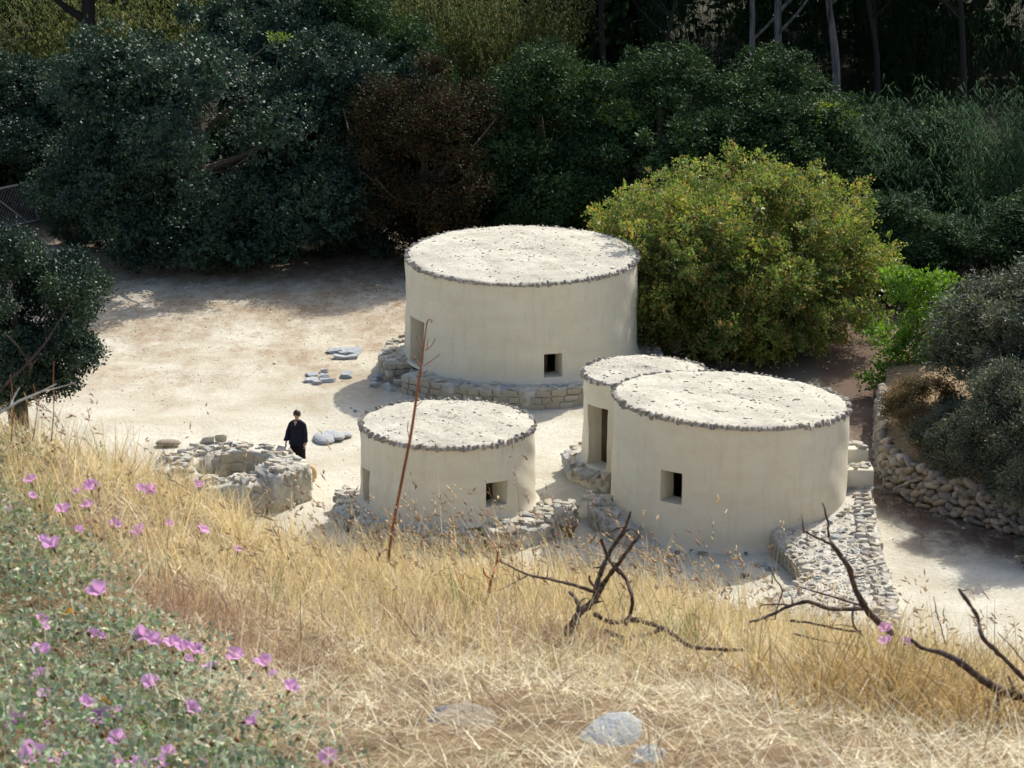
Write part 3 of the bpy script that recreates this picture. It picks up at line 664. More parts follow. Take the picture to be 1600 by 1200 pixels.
while n_ < 240:
    y = rnd.uniform(60.2, 70.8); x = rnd.uniform(lx(y)+.25, rx(y)-.4)
    if hut_in(x, y, 0.25): continue
    if y > 68 and rnd.random() < .55: continue
    s = rnd.uniform(.10, .24); n_ += 1
    put('cobble', pick(S_LIME if rnd.random() < .93 else S_SLAB), TR, (x, y, terr_z(x, y)+s*.03), (rnd.uniform(-.4, .4), rnd.uniform(-.4, .4), rnd.uniform(0, 6)), (s*1.2, s*.9, s*.42), tb)
O6 = np.array([(1, 0, 0), (-1, 0, 0), (0, 1, 0), (0, -1, 0), (0, 0, 1), (0, 0, -1)], float); O6F = np.array([(0, 2, 4), (2, 1, 4), (1, 3, 4), (3, 0, 4), (2, 0, 5), (1, 2, 5), (3, 1, 5), (0, 3, 5)])
def crumbs(mb, x, y, z, s):
    p = O6+R_.normal(size=(6, 3))*0.28; a = rnd.uniform(0, 6.28); ca, sa = math.cos(a), math.sin(a)
    p = p*[s*rnd.uniform(.8, 1.5), s*rnd.uniform(.6, 1.1), s*rnd.uniform(.4, .8)]
    mb.add(np.column_stack([p[:, 0]*ca-p[:, 1]*sa, p[:, 0]*sa+p[:, 1]*ca, p[:, 2]])+[x, y, z], O6F)
mb = MB(); n_ = 0
while n_ < 3000:
    y = rnd.uniform(59.8, 71.2); x = rnd.uniform(lx(y)+.05, rx(y)-.05)
    if hut_in(x, y, 0.2): continue
    if y > 68 and rnd.random() < .6: continue
    n_ += 1; crumbs(mb, x-tb[0], y-tb[1], terr_z(x, y)+.002, rnd.uniform(.012, .045))
tag(link('small_rubble', mb.mesh('small_rubble', M_SCREE), TR), kind='stuff')
# plaster-faced steps behind the terrace, against hut B
for (y0, y1, z1, lab) in ((70.55, 71.5, 1.28, 'lower plaster-faced rubble step against the right side of the wide hut'), (71.75, 73.0, 1.46, 'upper plaster-faced rubble step behind the lower one beside the wide hut')):
    bs = (8.7, y0, 0.5); st = thing('buttress_step', lab, 'step', bs)
    mb = MB(); V = []
    xa, xb = 7.9, 9.06
    prof = [(y0, 0.4), (y0-0.02, z1-0.04), (y0+0.04, z1), (y0+0.5, z1-0.03), (y1, z1-0.32), (y1, 0.3)]
    for x in (xa, xb): V += [(x-bs[0], p[0]-bs[1], p[1]-bs[2]) for p in prof]
    mb.add(V, [(i, i+6, (i+1) % 6+6, (i+1) % 6) for i in range(6)])
    for o_ in (0, 6): mb.lv.append((np.arange(6)+o_) if o_ == 0 else (np.arange(6)+o_)[::-1]); mb.lt.append(np.array([6])); mb.mi.append(np.array([0]))
    link('plaster_face', mb.mesh('plaster_face', M_PLASTER), st)
    for _ in range(34):
        y = rnd.uniform(y0+.08, y1); x = rnd.uniform(8.3, xb-.08); z = np.interp(y, [y0, y0+.5, y1], [z1, z1-.03, z1-.32]); s = rnd.uniform(.16, .34)
        put('stone', pick(S_LSLAB if rnd.random() < .7 else S_LIME), st, (x, y, z+.02), (rnd.uniform(-.2, .2), rnd.uniform(-.2, .2), rnd.uniform(0, 6)), (s, s*.7, s*.4), bs)

# --- dry-stone retaining wall on the right
WP = smooth_path([(10.9, 84), (10.4, 80.5), (9.95, 77), (9.72, 74.5), (9.9, 72.9), (10.4, 71.6), (11.2, 70.6), (12.2, 69.4), (13.6, 68.3), (15.5, 67.2)], 8)
wseg = np.r_[0, np.cumsum(np.linalg.norm(np.diff(WP, axis=0), axis=1))]
def wpos(s): return np.array([np.interp(s, wseg, WP[:, 0]), np.interp(s, wseg, WP[:, 1])])
wb = (10.4, 71.6, 0)
DW = thing('dry_stone_wall', 'dry-stone retaining wall of rounded brown cobbles under the bushes on the right', 'wall', wb)
s = 1.2; WH = 0.95
mb = MB(); V = []; SS = np.arange(0, wseg[-1], 0.25)
for s_ in SS:
    p = wpos(s_); q = wpos(s_+.05); d = (q-p)/(np.linalg.norm(q-p)+1e-9); nrm = np.array([-d[1], d[0]])
    if nrm[0] > 0 and True: pass
    back = np.array([-d[1], d[0]])          # to the right/behind of the path
    for (o_, z) in ((0.12, -0.1), (0.20, WH-.06), (1.2, WH+.05), (5.5, WH+.35), (5.5, -.1)):
        V.append((p[0]+back[0]*o_-wb[0], p[1]+back[1]*o_-wb[1], z+rnd.uniform(-.03, .03)))
mb.add(V, [(i*5+j, i*5+j+1, (i+1)*5+j+1, (i+1)*5+j) for i in range(len(SS)-1) for j in range(4)])
link('earth_bank', mb.mesh('earth_bank', M_SOIL), DW)
rowz = 0.0
for row in range(6):
    h = rnd.uniform(.14, .19); s = 4.2+rnd.uniform(0, .2)
    while s < wseg[-1]-2.2:
        ww = rnd.choice((.14, .18, .2, .24, .3, .4)); big = rnd.uniform(.7, 1.45); p = wpos(s+ww/2); q = wpos(s+ww/2+.05); d = (q-p); ang_ = math.atan2(d[1], d[0])
        nrm = np.array([math.sin(ang_), -math.cos(ang_)])*(rnd.uniform(-.05, .03)-0.02*row)
        put('stone', pick(S_COB), DW, (p[0]-nrm[0]*-1, p[1]+nrm[1], rowz+h/2+rnd.uniform(-.06, .06)), (rnd.uniform(-.5, .5), rnd.uniform(-.6, .6), ang_+rnd.uniform(-.3, .3)), (ww*1.08, rnd.uniform(.22, .3), h*big), wb)
        s += ww*0.97
    rowz += h*.98

# --- low ring wall (ruined round house) left
RX, RY = -7.2, 72.85
rb = (RX, RY, 0)
RW = thing('ruined_ring_wall', 'low ruined ring of mortared rubble with a sunken hollow, left of the person', 'ruin', rb)
rzt = lambda a: 0.74+0.06*math.sin(a*0.05)+0.05*math.sin(a*0.17)
core = sector_core(RW, 'core', RX, RY, 1.08, 1.98, -180, 52, rzt, -0.1, rb, step=3)
core2 = sector_core(RW, 'core', RX, RY, 1.1, 1.98, 66, 100, lambda a: 0.55, -0.1, rb, step=3)
core3 = sector_core(RW, 'core', RX, RY, 1.08, 1.85, 100, 180, lambda a: 0.74, -0.1, rb, step=3)
face_courses(core, RX, RY, 2.0, -100, 52, -0.05, lambda a: rzt(a)-.04, rb, S_LIME, 0.26, 4)
face_courses(core, RX, RY, 1.10, -178, -60, -0.05, lambda a: rzt(a)-.04, rb, S_BLOCK, 0.32, 3, out=-1)
face_courses(core3, RX, RY, 1.10, 100, 178, -0.05, 0.72, rb, S_BLOCK, 0.30, 3, out=-1)
top_flags(core, RX, RY, 1.14, 1.92, -180, 50, lambda a: rzt(a)+.02, rb, S_LSLAB, 120, 0.22, 0.42)
top_flags(core3, RX, RY, 1.14, 1.8, 100, 178, 0.75, rb, S_LSLAB, 44, 0.22, 0.4)
bx_ = sector_core(RW, 'pier', RX, RY, 1.15, 2.1, 34, 70, lambda a: 0.98+.05*math.sin(a), -0.1, rb, step=3)
face_courses(bx_, RX, RY, 2.12, 34, 70, -0.05, 0.94, rb, S_LIME, 0.26, 5)
top_flags(bx_, RX, RY, 1.25, 2.05, 35, 69, 1.0, rb, S_LSLAB, 22, 0.24, 0.4)
for (px, py, s) in ((265, 692, .62), (325, 686, .55), (345, 683, .4)):
    p = at_z(px, py+6, .0); put('loose_stone', pick(S_COB if s > .6 else S_LSLAB), RW, (p[0], p[1], .09), (0, 0, rnd.uniform(-.3, .3)), (s, s*.5, .2), rb)
for (px, py, s) in ((362, 722, .3), (350, 712, .34), (380, 718, .2)):
    p = at_z(px, py, .25); put('dark_stone', pick(S_DARK), RW, (p[0], p[1]+.2, .3), (0, 0, 0), (s, .2, .13), rb)
# tan quern leaning on the pier
p = at_z(486, 752, 0.0)
q = thing('leaning_quern', 'rounded tan quern stone leaning against the right end of the ring wall', 'stone', (p[0], p[1], 0))
mb = MB(); n = 18; prof = [(0.01, -.06), (0.17, -.065), (0.215, -.02), (0.22, .03), (0.17, .07), (0.01, .06)]
V = [(z, r*math.cos(2*math.pi*k/n)*0.9, r*math.sin(2*math.pi*k/n)*1.05+.21) for (r, z) in prof for k in range(n)]
mb.add(V, [(i*n+k, i*n+(k+1) % n, (i+1)*n+(k+1) % n, (i+1)*n+k) for i in range(len(prof)-1) for k in range(n)])
o = link('body', mb.mesh('body', M_TAN, True), q, (0, 0, 0), (0, -0.35, math.radians(-62)))

# --- loose slabs lying about the courtyard
def loose(lab, items, group, meshes, nm='slab'):
    for (px, py, sx_, sy_, sz, rz, L) in items:
        p = at_z(px, py, 0.0); z = float(gz(p[0], p[1]))
        o = link(nm, pick(meshes), None, (p[0], p[1], z+sz*.32), (rnd.uniform(-.05, .05), rnd.uniform(-.05, .05), rz), (sx_, sy_, sz))
        tag(o, L, 'stone slab', group)
loose('', [(522, 551, .62, .50, .12, .2, 'blue-grey slab at the left end of the far slab cluster'), (536, 548, .5, .4, .10, 1.0, 'slab at the back edge of the far slab cluster'),
           (536, 553, .42, .45, .10, .4, 'slab in the middle of the far slab cluster'), (552, 551, .55, .75, .12, -.2, 'broad slab at the right end of the far slab cluster'),
           (534, 560, .62, .40, .13, 0, 'slab at the front of the far slab cluster'), (549, 560, .5, .35, .12, .3, 'brownish slab at the front right of the far slab cluster')], 'far slab cluster left of the large hut', S_SLAB)
loose('', [(487, 587, .50, .50, .10, 0, 'flat slab at the back left of the near slab cluster'), (486, 596, .55, .45, .12, .3, 'pale slab at the front left of the near slab cluster'),
           (506, 581, .32, .35, .14, 0, 'small upright brown slab at the back of the near slab cluster'), (507, 588, .38, .5, .12, 0, 'pale slab in the middle of the near slab cluster'),
           (510, 595, .62, .45, .14, .1, 'wide slab at the front of the near slab cluster'), (541, 588, .42, .5, .15, 0, 'bluish slab lying apart at the right of the near slab cluster'),
           (495, 600, .32, .3, .12, .8, 'small slab at the front edge of the near slab cluster')], 'near slab cluster left of the large hut', S_SLAB)
loose('', [(508, 689, .52, .75, .22, .3, 'rounded grey boulder slab at the left of the pile by the small hut'), (518, 684, .45, .6, .2, -.2, 'blue-grey slab on top of the pile by the small hut'),
           (528, 685, .42, .7, .2, .1, 'grey slab at the back of the pile by the small hut'), (540, 682, .42, .5, .16, 0, 'flat dark-edged slab at the right of the pile by the small hut'),
           (555, 645, .12, .12, .08, 0, 'small white stone on the ground near the shadow of the large hut')], 'stones lying left of the small hut', [round_stone(300+i, M_SLAB) for i in range(4)], 'boulder')
loose('', [(935, 769, .42, .5, .18, 0, 'flat grey boulder by the wall between the annex and the wide hut'), (925, 774, .34, .35, .12, .6, 'small tan boulder in front of the flat grey one by the wide hut')], 'boulders beside the wide hut', S_LSLAB)

# pebbles scattered on the earth
mb = MB()
for _ in range(4200):
    x = rnd.uniform(-15, 14); y = rnd.uniform(62, 99); z = float(gz(x, y)); crumbs(mb, x, y, z+.004, rnd.uniform(.008, .032)*(2 if rnd.random() < .04 else 1))
tag(link('pebbles', mb.mesh('pebbles', M_SCREE)), 'small pale pebbles scattered over the courtyard earth', 'pebbles', kind='stuff')

mb = MB()
for _ in range(3800):
    x = rnd.uniform(-15, 5); y = 98.5-abs(rnd.gauss(0, 5)); crumbs(mb, x, y, float(gz(x, y))+.003, rnd.uniform(.010, .026))
for _ in range(1500):
    x = rnd.uniform(9.3, 13.5); y = 73-(x-9.7)*1.2-abs(rnd.gauss(0, .8))-.2; crumbs(mb, x, y, float(gz(x, y))+.003, rnd.uniform(.010, .024))
tag(link('leaf_litter', mb.mesh('leaf_litter', M_BARK)), 'brown fallen leaves and twigs along the shaded edges of the courtyard', 'leaf litter', kind='stuff')
# ruined masonry in the shade behind hut A
ru = (4.6, 87.2, 0); RUW = thing('ruined_wall', 'broken stone wall in shade between the largest hut and the olive-green tree', 'ruin', ru)
mb = MB(); box(mb, -.75, .5, 0.2, 1.0, -.1, .8); box(mb, -.7, -.05, 0.9, 1.6, -.1, 1.5); link('core', mb.mesh('core', M_SOIL), RUW)
for k in range(5):
    for j in range(4): link('stone', pick(S_COB), RUW, (-.62+.32*j+rnd.uniform(-.05, .05), .16, .1+.17*k), (0, 0, rnd.uniform(-.15, .15)), (.32, .22, .18))
for k in range(4):
    for j in range(2): link('stone', pick(S_COB), RUW, (-.5+.3*j, .88, .9+.17*k), (0, 0, rnd.uniform(-.15, .15)), (.32, .2, .18))
link('block', pick(S_COB), RUW, (.42, -.25, .33), (0, 0, .2), (.5, .4, .65))

# ------------------------------------------------------------------ vegetation
def leaves(mb, P, Nn, length, width, rng, flat_=0.6, mi=0):
    """diamond leaves at points P leaning along normals Nn"""
    n = len(P)
    d = rng.normal(size=(n, 3))*0.8+Nn*0.6; d /= np.linalg.norm(d, axis=1)[:, None]
    u = rng.normal(size=(n, 3))+Nn*flat_; s = np.cross(d, u); s /= np.linalg.norm(s, axis=1)[:, None]+1e-9
    L = (length*rng.uniform(.6, 1.3, n))[:, None]; W = (width*rng.uniform(.6, 1.3, n))[:, None]
    up = np.cross(s, d)*0.12*L
    V = np.stack([P, P+d*L*.5+s*W*.5+up, P+d*L, P+d*L*.5-s*W*.5+up], 1).reshape(-1, 3)
    mb.add(V, np.arange(4*n).reshape(n, 4), mi=mi)

def billow(center, radii, n_lobes, lobe_r, rng, zmin=0.2, full=False):
    """smaller lobes spread over an ellipsoid, the billows of a crown"""
    L = []
    while len(L) < n_lobes:
        d = rng.normal(size=3); d /= np.linalg.norm(d)
        if not full and d[2] < -0.55: continue
        q = rng.uniform(.58, 1.0); r = lobe_r*rng.uniform(.55, 1.35)
        if rng.random() < .22: q = rng.uniform(1.0, 1.14); r = lobe_r*rng.uniform(.28, .55)
        p = np.array(center)+d*np.array(radii)*q
        if p[2] < zmin+r*.3: p[2] = zmin+r*.3+rng.uniform(0, .4)
        L.append((p, r*np.array([1, 1, rng.uniform(.7, .95)])))
    return L
def crown_mesh(name, lobes, n_leaf, length, width, m, seed, clump=0.22, per=14, zmin=0.05, jag=0.12, fill=6000, fs=1.9):
    rng = np.random.default_rng(seed); mb = MB()
    mats = m if isinstance(m, list) else [m]
    area = np.array([r[0]**2 for _, r in lobes]); n_cl = n_leaf//per
    dens = area*rng.uniform(.25 if len(mats) > 1 else .6, 1.5, len(lobes)); which = rng.choice(len(lobes), n_cl, p=dens/dens.sum())
    C0 = np.array([l[0] for l in lobes]); R0 = np.array([l[1] for l in lobes])
    d = rng.normal(size=(n_cl, 3)); d[:, 2] += 0.25; d /= np.linalg.norm(d, axis=1)[:, None]
    rad = rng.uniform(.62, 1.0+jag, n_cl)**0.6
    cc = C0[which]+d*R0[which]*rad[:, None]
    P = np.repeat(cc, per, 0)+rng.normal(size=(n_cl*per, 3))*clump*np.repeat(rng.uniform(.5, 1.1, n_cl), per)[:, None]*[1, 1, .75]
    Nn = np.repeat(d, per, 0)+[0, 0, .3]
    keep = P[:, 2] > zmin; P = P[keep]; Nn = Nn[keep]
    if len(mats) > 1:                       # a few whole clumps of younger leaves
        lobe_young = rng.random(len(lobes)) < 0.055
        sel = np.repeat(lobe_young[which] & (d[:, 2] > .35), per)[keep]
        leaves(mb, P[~sel], Nn[~sel], length, width, rng, mi=0); leaves(mb, P[sel], Nn[sel], length, width, rng, mi=1)
    else: leaves(mb, P, Nn, length, width, rng)
    w2 = rng.choice(len(lobes), fill, p=area/area.sum()); d2 = rng.normal(size=(fill, 3)); d2 /= np.linalg.norm(d2, axis=1)[:, None]   # inner boughs, dense
    P2 = C0[w2]+d2*R0[w2]*(rng.uniform(.1, .6, fill)**.5)[:, None]*.8; P2 = P2[P2[:, 2] > zmin]
    leaves(mb, P2, np.zeros((len(P2), 3))+[0, 0, .3], length*fs, width*fs, rng)
    return mb.mesh(name, mats)
def trunk_mesh(height, r, limbs, seed, spread=0.5, m=M_BARK, lean=(0, 0), zr=(.25, .75), rise=1.0):
    rng = np.random.default_rng(seed); mb = MB()
    top_ = np.array([lean[0], lean[1], height])
    pts = smooth_path([np.zeros(3)-[0, 0, .2], top_*0.35+[rng.uniform(-.1, .1)*height*.3, 0, 0], top_*.7+[rng.uniform(-.1, .1)*height*.3, rng.uniform(-.1, .1)*height*.3, 0], top_], 4)
    tube(mb, pts, np.linspace(r, r*.35, len(pts)), 9, wob=.06)
    for k in range(limbs):
        a = 2*math.pi*k/limbs+rng.uniform(-.4, .4); z = height*rng.uniform(*zr); b0 = top_*z/height
        e = b0+np.array([math.cos(a), math.sin(a), 0])*height*spread*rng.uniform(.6, 1)+[0, 0, height*rng.uniform(.15, .4)*rise]
        mid = (b0+e)/2+rng.normal(size=3)*height*.04
        pp_ = smooth_path([b0, mid, e], 4); tube(mb, pp_, np.linspace(r*.42, r*.08, len(pp_)), 6, wob=.05)
        for _ in range(2):
            e2 = mid+rng.normal(size=3)*height*.16*min(1, rise*2)*(.4 if rise < 1 else 1)+[0, 0, height*.12*rise]; tube(mb, smooth_path([mid, (mid+e2)/2+rng.normal(size=3)*.05, e2], 3), np.linspace(r*.18, r*.04, 7), 5)
    return mb.mesh('trunk', m, True)
def tree(name, label, cat, loc, crown, trunk, group=None, rz=0, s=(1, 1, 1), crown_name='crown'):
    z = float(gz(loc[0], loc[1])) if len(loc) == 2 else loc[2]
    t = thing(name, label, cat, (loc[0], loc[1], z), group); t.rotation_euler.z = rz; t.scale = s
    if trunk: link('trunk', trunk, t)
    link(crown_name, crown, t); return t

rg = np.random.default_rng(5)
# big carob, left centre
lob = billow((0, 0, 3.9), (5.3, 4.7, 4.5), 90, 1.2, rg, full=True)+billow((-3.2, -1.2, 2.2), (2.6, 2.4, 2.0), 12, .9, rg)+billow((3.6, -1.6, 2.0), (2.2, 2.0, 1.8), 12, .9, rg)+billow((0.6, -3.0, 1.5), (3.2, 1.6, 1.4), 10, .8, rg)
CR1 = crown_mesh('crown', lob, 120000, .14, .08, [M_CAROB, M_FRESH], 21, .135, 16, fill=30000, jag=.2)
TK1 = trunk_mesh(6.5, .32, 7, 22, .55)
tree('carob_tree', 'biggest dark bluish-green carob spreading down to the ground left of the largest hut', 'tree', (-10.7, 99.9), CR1, TK1, 'dark carob trees at the back', 0, (1, 1, .96))
lob = billow((0, 0, 3.6), (3.6, 3.6, 3.9), 56, 1.1, rg, full=True); CR2 = crown_mesh('crown', lob, 70000, .14, .08, [M_CAROB, M_FRESH], 23, .135, 16, fill=18000, jag=.2)
TK2 = trunk_mesh(5.5, .26, 6, 24, .5)
for (x, y, rz, s, L) in ((-16.8, 108.5, .4, (1.0, 1.0, .74), 'dark carob with pale new tips rising behind the wire gate on the left'),
                        (-20.2, 108.8, 2.1, (.85, .85, .8), 'silvery dark carob bush at the left edge just above the wire gate'),
                        (-5.6, 102.0, 3.6, (.86, .86, .98), 'dark carob with light green tips right of the biggest carob'),
                        (-8.6, 112, 5.0, (1.0, 1.0, 1.10), 'dark carob whose top shows above the biggest carob'),
                        (-23.0, 113, 1.2, (.8, .8, .62), 'dark carob in the upper left corner behind the reeds'),
                        (-15.4, 101.6, 4.4, (.32, .32, .30), 'low dark carob sprout on the ground right beside the wire gate')):
    tree('carob_tree', L, 'tree', (x, y), CR2, TK2, 'dark carob trees at the back', rz, s)
# russet bush and dark evergreens behind the largest hut
lob = billow((0, 0, 3.2), (2.3, 2.3, 3.3), 44, .9, rg, full=True); CR3 = crown_mesh('crown', lob, 46000, .12, .055, M_RUSSET, 31, .2, 12, fill=18000)
tree('russet_tree', 'dull russet-brown leaved tree behind the left side of the largest hut', 'tree', (-3.0, 98.8), CR3, trunk_mesh(5, .2, 5, 32), None, 0, (1, 1, 1.05))
lob = billow((0, 0, 3.5), (3.3, 3.1, 3.6), 84, 1.0, rg, full=True)+billow((0, -1.6, 2.0), (2.6, 1.6, 2.0), 16, .9, rg, full=True); CR4 = crown_mesh('crown', lob, 84000, .14, .065, [M_GREEN, M_FRESH], 33, .15, 14, jag=.2, fill=26000, fs=2.1)
TK4 = trunk_mesh(5.5, .24, 6, 34)
for (x, y, rz, s, L) in ((0.9, 102.3, 0, (1, 1, .93), 'round dark evergreen right of the russet tree behind the largest hut'),
                        (5.2, 102.5, 2, (1.05, 1, .90), 'broad dark evergreen behind the right side of the largest hut'),
                        (9.9, 104.5, 4, (1.1, 1, .86), 'dark evergreen behind the olive-green tree, under the pale trunks'),
                        (14.2, 102.5, 1.1, (.9, .9, .62), 'low dark evergreen right of the olive-green tree'),
                        (-6.0, 111, 5.2, (1.0, 1.0, 1.1), 'dark evergreen high behind the russet tree'),
                        (12.6, 94.6, 5.2, (.7, .7, .45), 'low shaded bush between the olive-green tree and the reeds'),
                        (18.6, 93, 2.6, (.9, .9, .55), 'shaded bush at the right edge below the leaning reeds')):
    tree('evergreen_tree', L, 'tree', (x, y), CR4, TK4, 'dark evergreens at the back', rz, s)
# olive-green tree right of the largest hut
lob = billow((0, 0, 2.2), (4.5, 4.2, 3.0), 230, .62, rg, full=True)+billow((-.3, -2.3, 1.7), (3.3, 1.7, 1.7), 80, .55, rg, full=True)+billow((0, 0, 2.4), (3.2, 3.0, 2.2), 60, .8, rg, full=True)+billow((-2.6, .3, 2.3), (1.9, 2, 2.0), 30, .5, rg)+billow((2.6, -.4, 1.8), (2.0, 2.2, 1.8), 34, .5, rg)
CR5 = crown_mesh('crown', lob, 170000, .10, .055, M_OLIVE, 41, .095, 16, fill=26000, jag=.35, fs=2.0)
tree('mastic_tree', 'broad sunlit yellow-green tree with reddish tips right of the largest hut', 'tree', (6.9, 88.2), CR5, trunk_mesh(4, .2, 8, 42, .6), None, 0, (1.03, 1.05, 1.09))
# spring green sapling
lob = [(np.array(p, float), np.array([r, r, r*.8])) for p, r in (((-.35, 0, 3.2), .55), ((.45, 0, 3.15), .55), ((.05, .2, 2.7), .6), ((.75, 0, 2.4), .5), ((-.1, -.1, 2.1), .4), ((-.85, 0, 1.65), .5), ((.0, -.2, 1.4), .5), ((-.75, -.2, 1.0), .4), ((-1.4, -.6, .55), .3), ((-1.0, -.6, .62), .25), ((.2, -.2, .75), .5), ((.6, 0, 1.4), .5), ((-.9, 0, 3.55), .2))]
lob += [(np.array([rg.uniform(-1.2, 1.1), rg.uniform(-.4, .4), rg.uniform(.8, 3.7)]), np.array([1, 1, .8])*rg.uniform(.12, .26)) for _ in range(16)]
CR6 = crown_mesh('crown', lob, 5600, .13, .085, M_BRIGHT, 51, .12, 8, fill=250, fs=1.5)
tree('sapling', 'bright spring-green sapling between the yellow-green tree and the grey-green bush', 'sapling', (11.7, 82.5), CR6, trunk_mesh(3.1, .06, 6, 52, .3))
# grey-green bush mass above the dry-stone wall
lob = billow((0, 0, 2.1), (2.5, 2.4, 2.2), 60, .66, rg, full=True); CR7 = crown_mesh('crown', lob, 64000, .12, .035, M_GREYLEAF, 61, .16, 12, fill=20000, fs=1.8)
TK7 = trunk_mesh(3.2, .14, 7, 62, .5)
for (x, y, z, rz, s, L) in ((14.7, 75.2, .9, 0, (1.27, 1.2, 1.0), 'grey-green feathery bush above the dry-stone wall at the right edge'),
                           (12.3, 71.9, .45, 2.2, (.80, .72, .72), 'lower grey-green bush hanging over the middle of the dry-stone wall'),
                           (13.9, 69.4, .1, 4.2, (.92, .85, .92), 'grey-green bush covering the right end of the dry-stone wall'),
                           (16.4, 73.5, .9, 5.2, (1, 1, .9), 'grey-green bush beyond the right edge of the wall')):
    tree('grey_bush', L, 'bush', (x, y, z), CR7, TK7, 'grey-green bushes over the dry-stone wall', rz, s)
lob = billow((0, 0, .95), (1.2, 1.5, .9), 20, .36, rg); CR8 = crown_mesh('crown', lob, 15000, .085, .03, M_DRYLEAF, 71, .12, 10, fill=2500, fs=2)
TK8 = trunk_mesh(1.3, .05, 6, 72, .6)
for (x, y, z, rz, s, L) in ((11.0, 75.9, .6, 0, (.85, 1.0, .8), 'dry brown shrub at the upper end of the dry-stone wall'), (10.9, 73.4, .85, 2, (.75, .75, .65), 'dry brown shrub creeping over the bend of the dry-stone wall')):
    tree('brown_shrub', L, 'shrub', (x, y, z), CR8, TK8, 'dry brown shrubs on the dry-stone wall', rz, s)
# rough brown-green scrub at the foot of the bank, front right
lob = billow((0, 0, .5), (.9, .9, .5), 12, .3, rg); CR9 = crown_mesh('crown', lob, 8000, .09, .03, M_GREYLEAF, 75, .1, 10, fill=2000, fs=2)
tree('grey_bush', 'small dark bush standing on the path edge at the right margin', 'bush', (13.05, 67.0, 0), CR9, None, None, 0, (.8, .8, 1.1))
# tree near the left edge, lower on the slope
lob = billow((0, 0, 0), (1.75, 1.5, 1.55), 36, .50, rg, zmin=-9, full=True)+billow((1.0, -.2, -.9), (.8, .8, .7), 10, .35, rg, zmin=-9, full=True)+billow((-.4, -.3, -1.0), (1.4, 1.0, 1.1), 40, .45, rg, zmin=-9, full=True)
CR10 = crown_mesh('crown', lob, 100000, .075, .045, M_CAROB, 81, .09, 12, zmin=-9, fill=12000, fs=1.8)
tc_ = at_y(8, 478, 57.0); zz = float(surf(tc_[0], tc_[1]))
t = thing('wild_olive_tree', 'glossy dark green tree at the left edge in front of the courtyard', 'tree', (tc_[0], tc_[1], zz))
link('crown', CR10, t, (0, 0, tc_[2]-zz)); link('trunk', trunk_mesh(tc_[2]-zz, .21, 9, 82, .13, zr=(.62, .95), rise=.35, lean=(.15, 0)), t)

# reeds
def reed_mesh(n, x0, x1, y0, y1, h0, h1, seed, m, base, lean=(0, 0), leafl=.55, nl=14, fan=None):
    rng = np.random.default_rng(seed); mb = MB()
    for k in range(n):
        x = rng.uniform(x0, x1); y = rng.uniform(y0, y1); z = float(gz(x, y)); h = rng.uniform(h0, h1)
        L = np.array([lean[0]+rng.normal()*.16, lean[1]+rng.normal()*.12])*h
        q = np.linspace(0, 1, 6); P = np.column_stack([x+L[0]*q**1.7-base[0], y+L[1]*q**1.7-base[1], z+h*(q-.12*q**3*np.hypot(*L)/h)-base[2]])
        tube(mb, P, np.linspace(.014, .005, 6), 3, cap=False)
        for j in range(nl):
            t_ = rng.uniform(.3, 1); p = np.array([np.interp(t_, q, P[:, i]) for i in range(3)])
            a = rng.uniform(0, 6.283); d = np.array([math.cos(a), math.sin(a), 0]); l = leafl*rng.uniform(.5, 1.2)
            sd = np.array([-d[1], d[0], 0])*.022*rng.uniform(.6, 1.3)
            s_ = np.array([0, .45, 1.0]); cz = np.array([0, .28, -.05*rng.uniform(0, 5)])
            pts = p+d*(s_*l*.75)[:, None]+np.array([0, 0, 1])*(cz*l)[:, None]
            mb.add([pts[0]-sd*.6, pts[0]+sd*.6, pts[1]+sd, pts[1]-sd, pts[2]], [(0, 1, 2, 3)]); mb.lv.append(np.array([3, 2, 4])+mb.n-5); mb.lt.append(np.array([3])); mb.mi.append(np.array([0]))
    return mb.mesh('reeds', m)
def reeds(label, n, x0, x1, y0, y1, h0, h1, seed, m, **k):
    b_ = ((x0+x1)/2, (y0+y1)/2, 0); o = link('reed_thicket', reed_mesh(n, x0, x1, y0, y1, h0, h1, seed, m, b_, **k), None, b_); return tag(o, label, 'reeds', kind='stuff')
reeds('sunlit yellow-green reed thicket at the top centre behind the dark trees', 800, -5.2, 2.6, 121, 127, 4, 7, 91, M_REEDDRY)
reeds('sunlit yellow-green reed thicket in the upper left corner', 700, -26, -11, 119, 126, 4.5, 7, 92, M_REEDDRY)
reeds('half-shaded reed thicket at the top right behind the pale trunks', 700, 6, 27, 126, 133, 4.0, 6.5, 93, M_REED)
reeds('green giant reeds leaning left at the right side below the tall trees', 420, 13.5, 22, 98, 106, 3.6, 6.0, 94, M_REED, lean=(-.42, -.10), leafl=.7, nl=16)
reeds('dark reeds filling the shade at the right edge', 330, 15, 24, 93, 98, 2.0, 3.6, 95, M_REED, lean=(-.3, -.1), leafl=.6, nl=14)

PATCH = ((-1, 124, 3.0), (-19, 122, 5))
def blocks_sun(x, y, r, top):            # would this cast its shade on one of the sunlit reed patches?
    for (a, b_, hw) in PATCH:
        t_ = (y-b_)/.85
        if t_ > -3 and abs(x-.53*t_-a) < hw+r and top > 1.5+.95*t_: return True
    return False
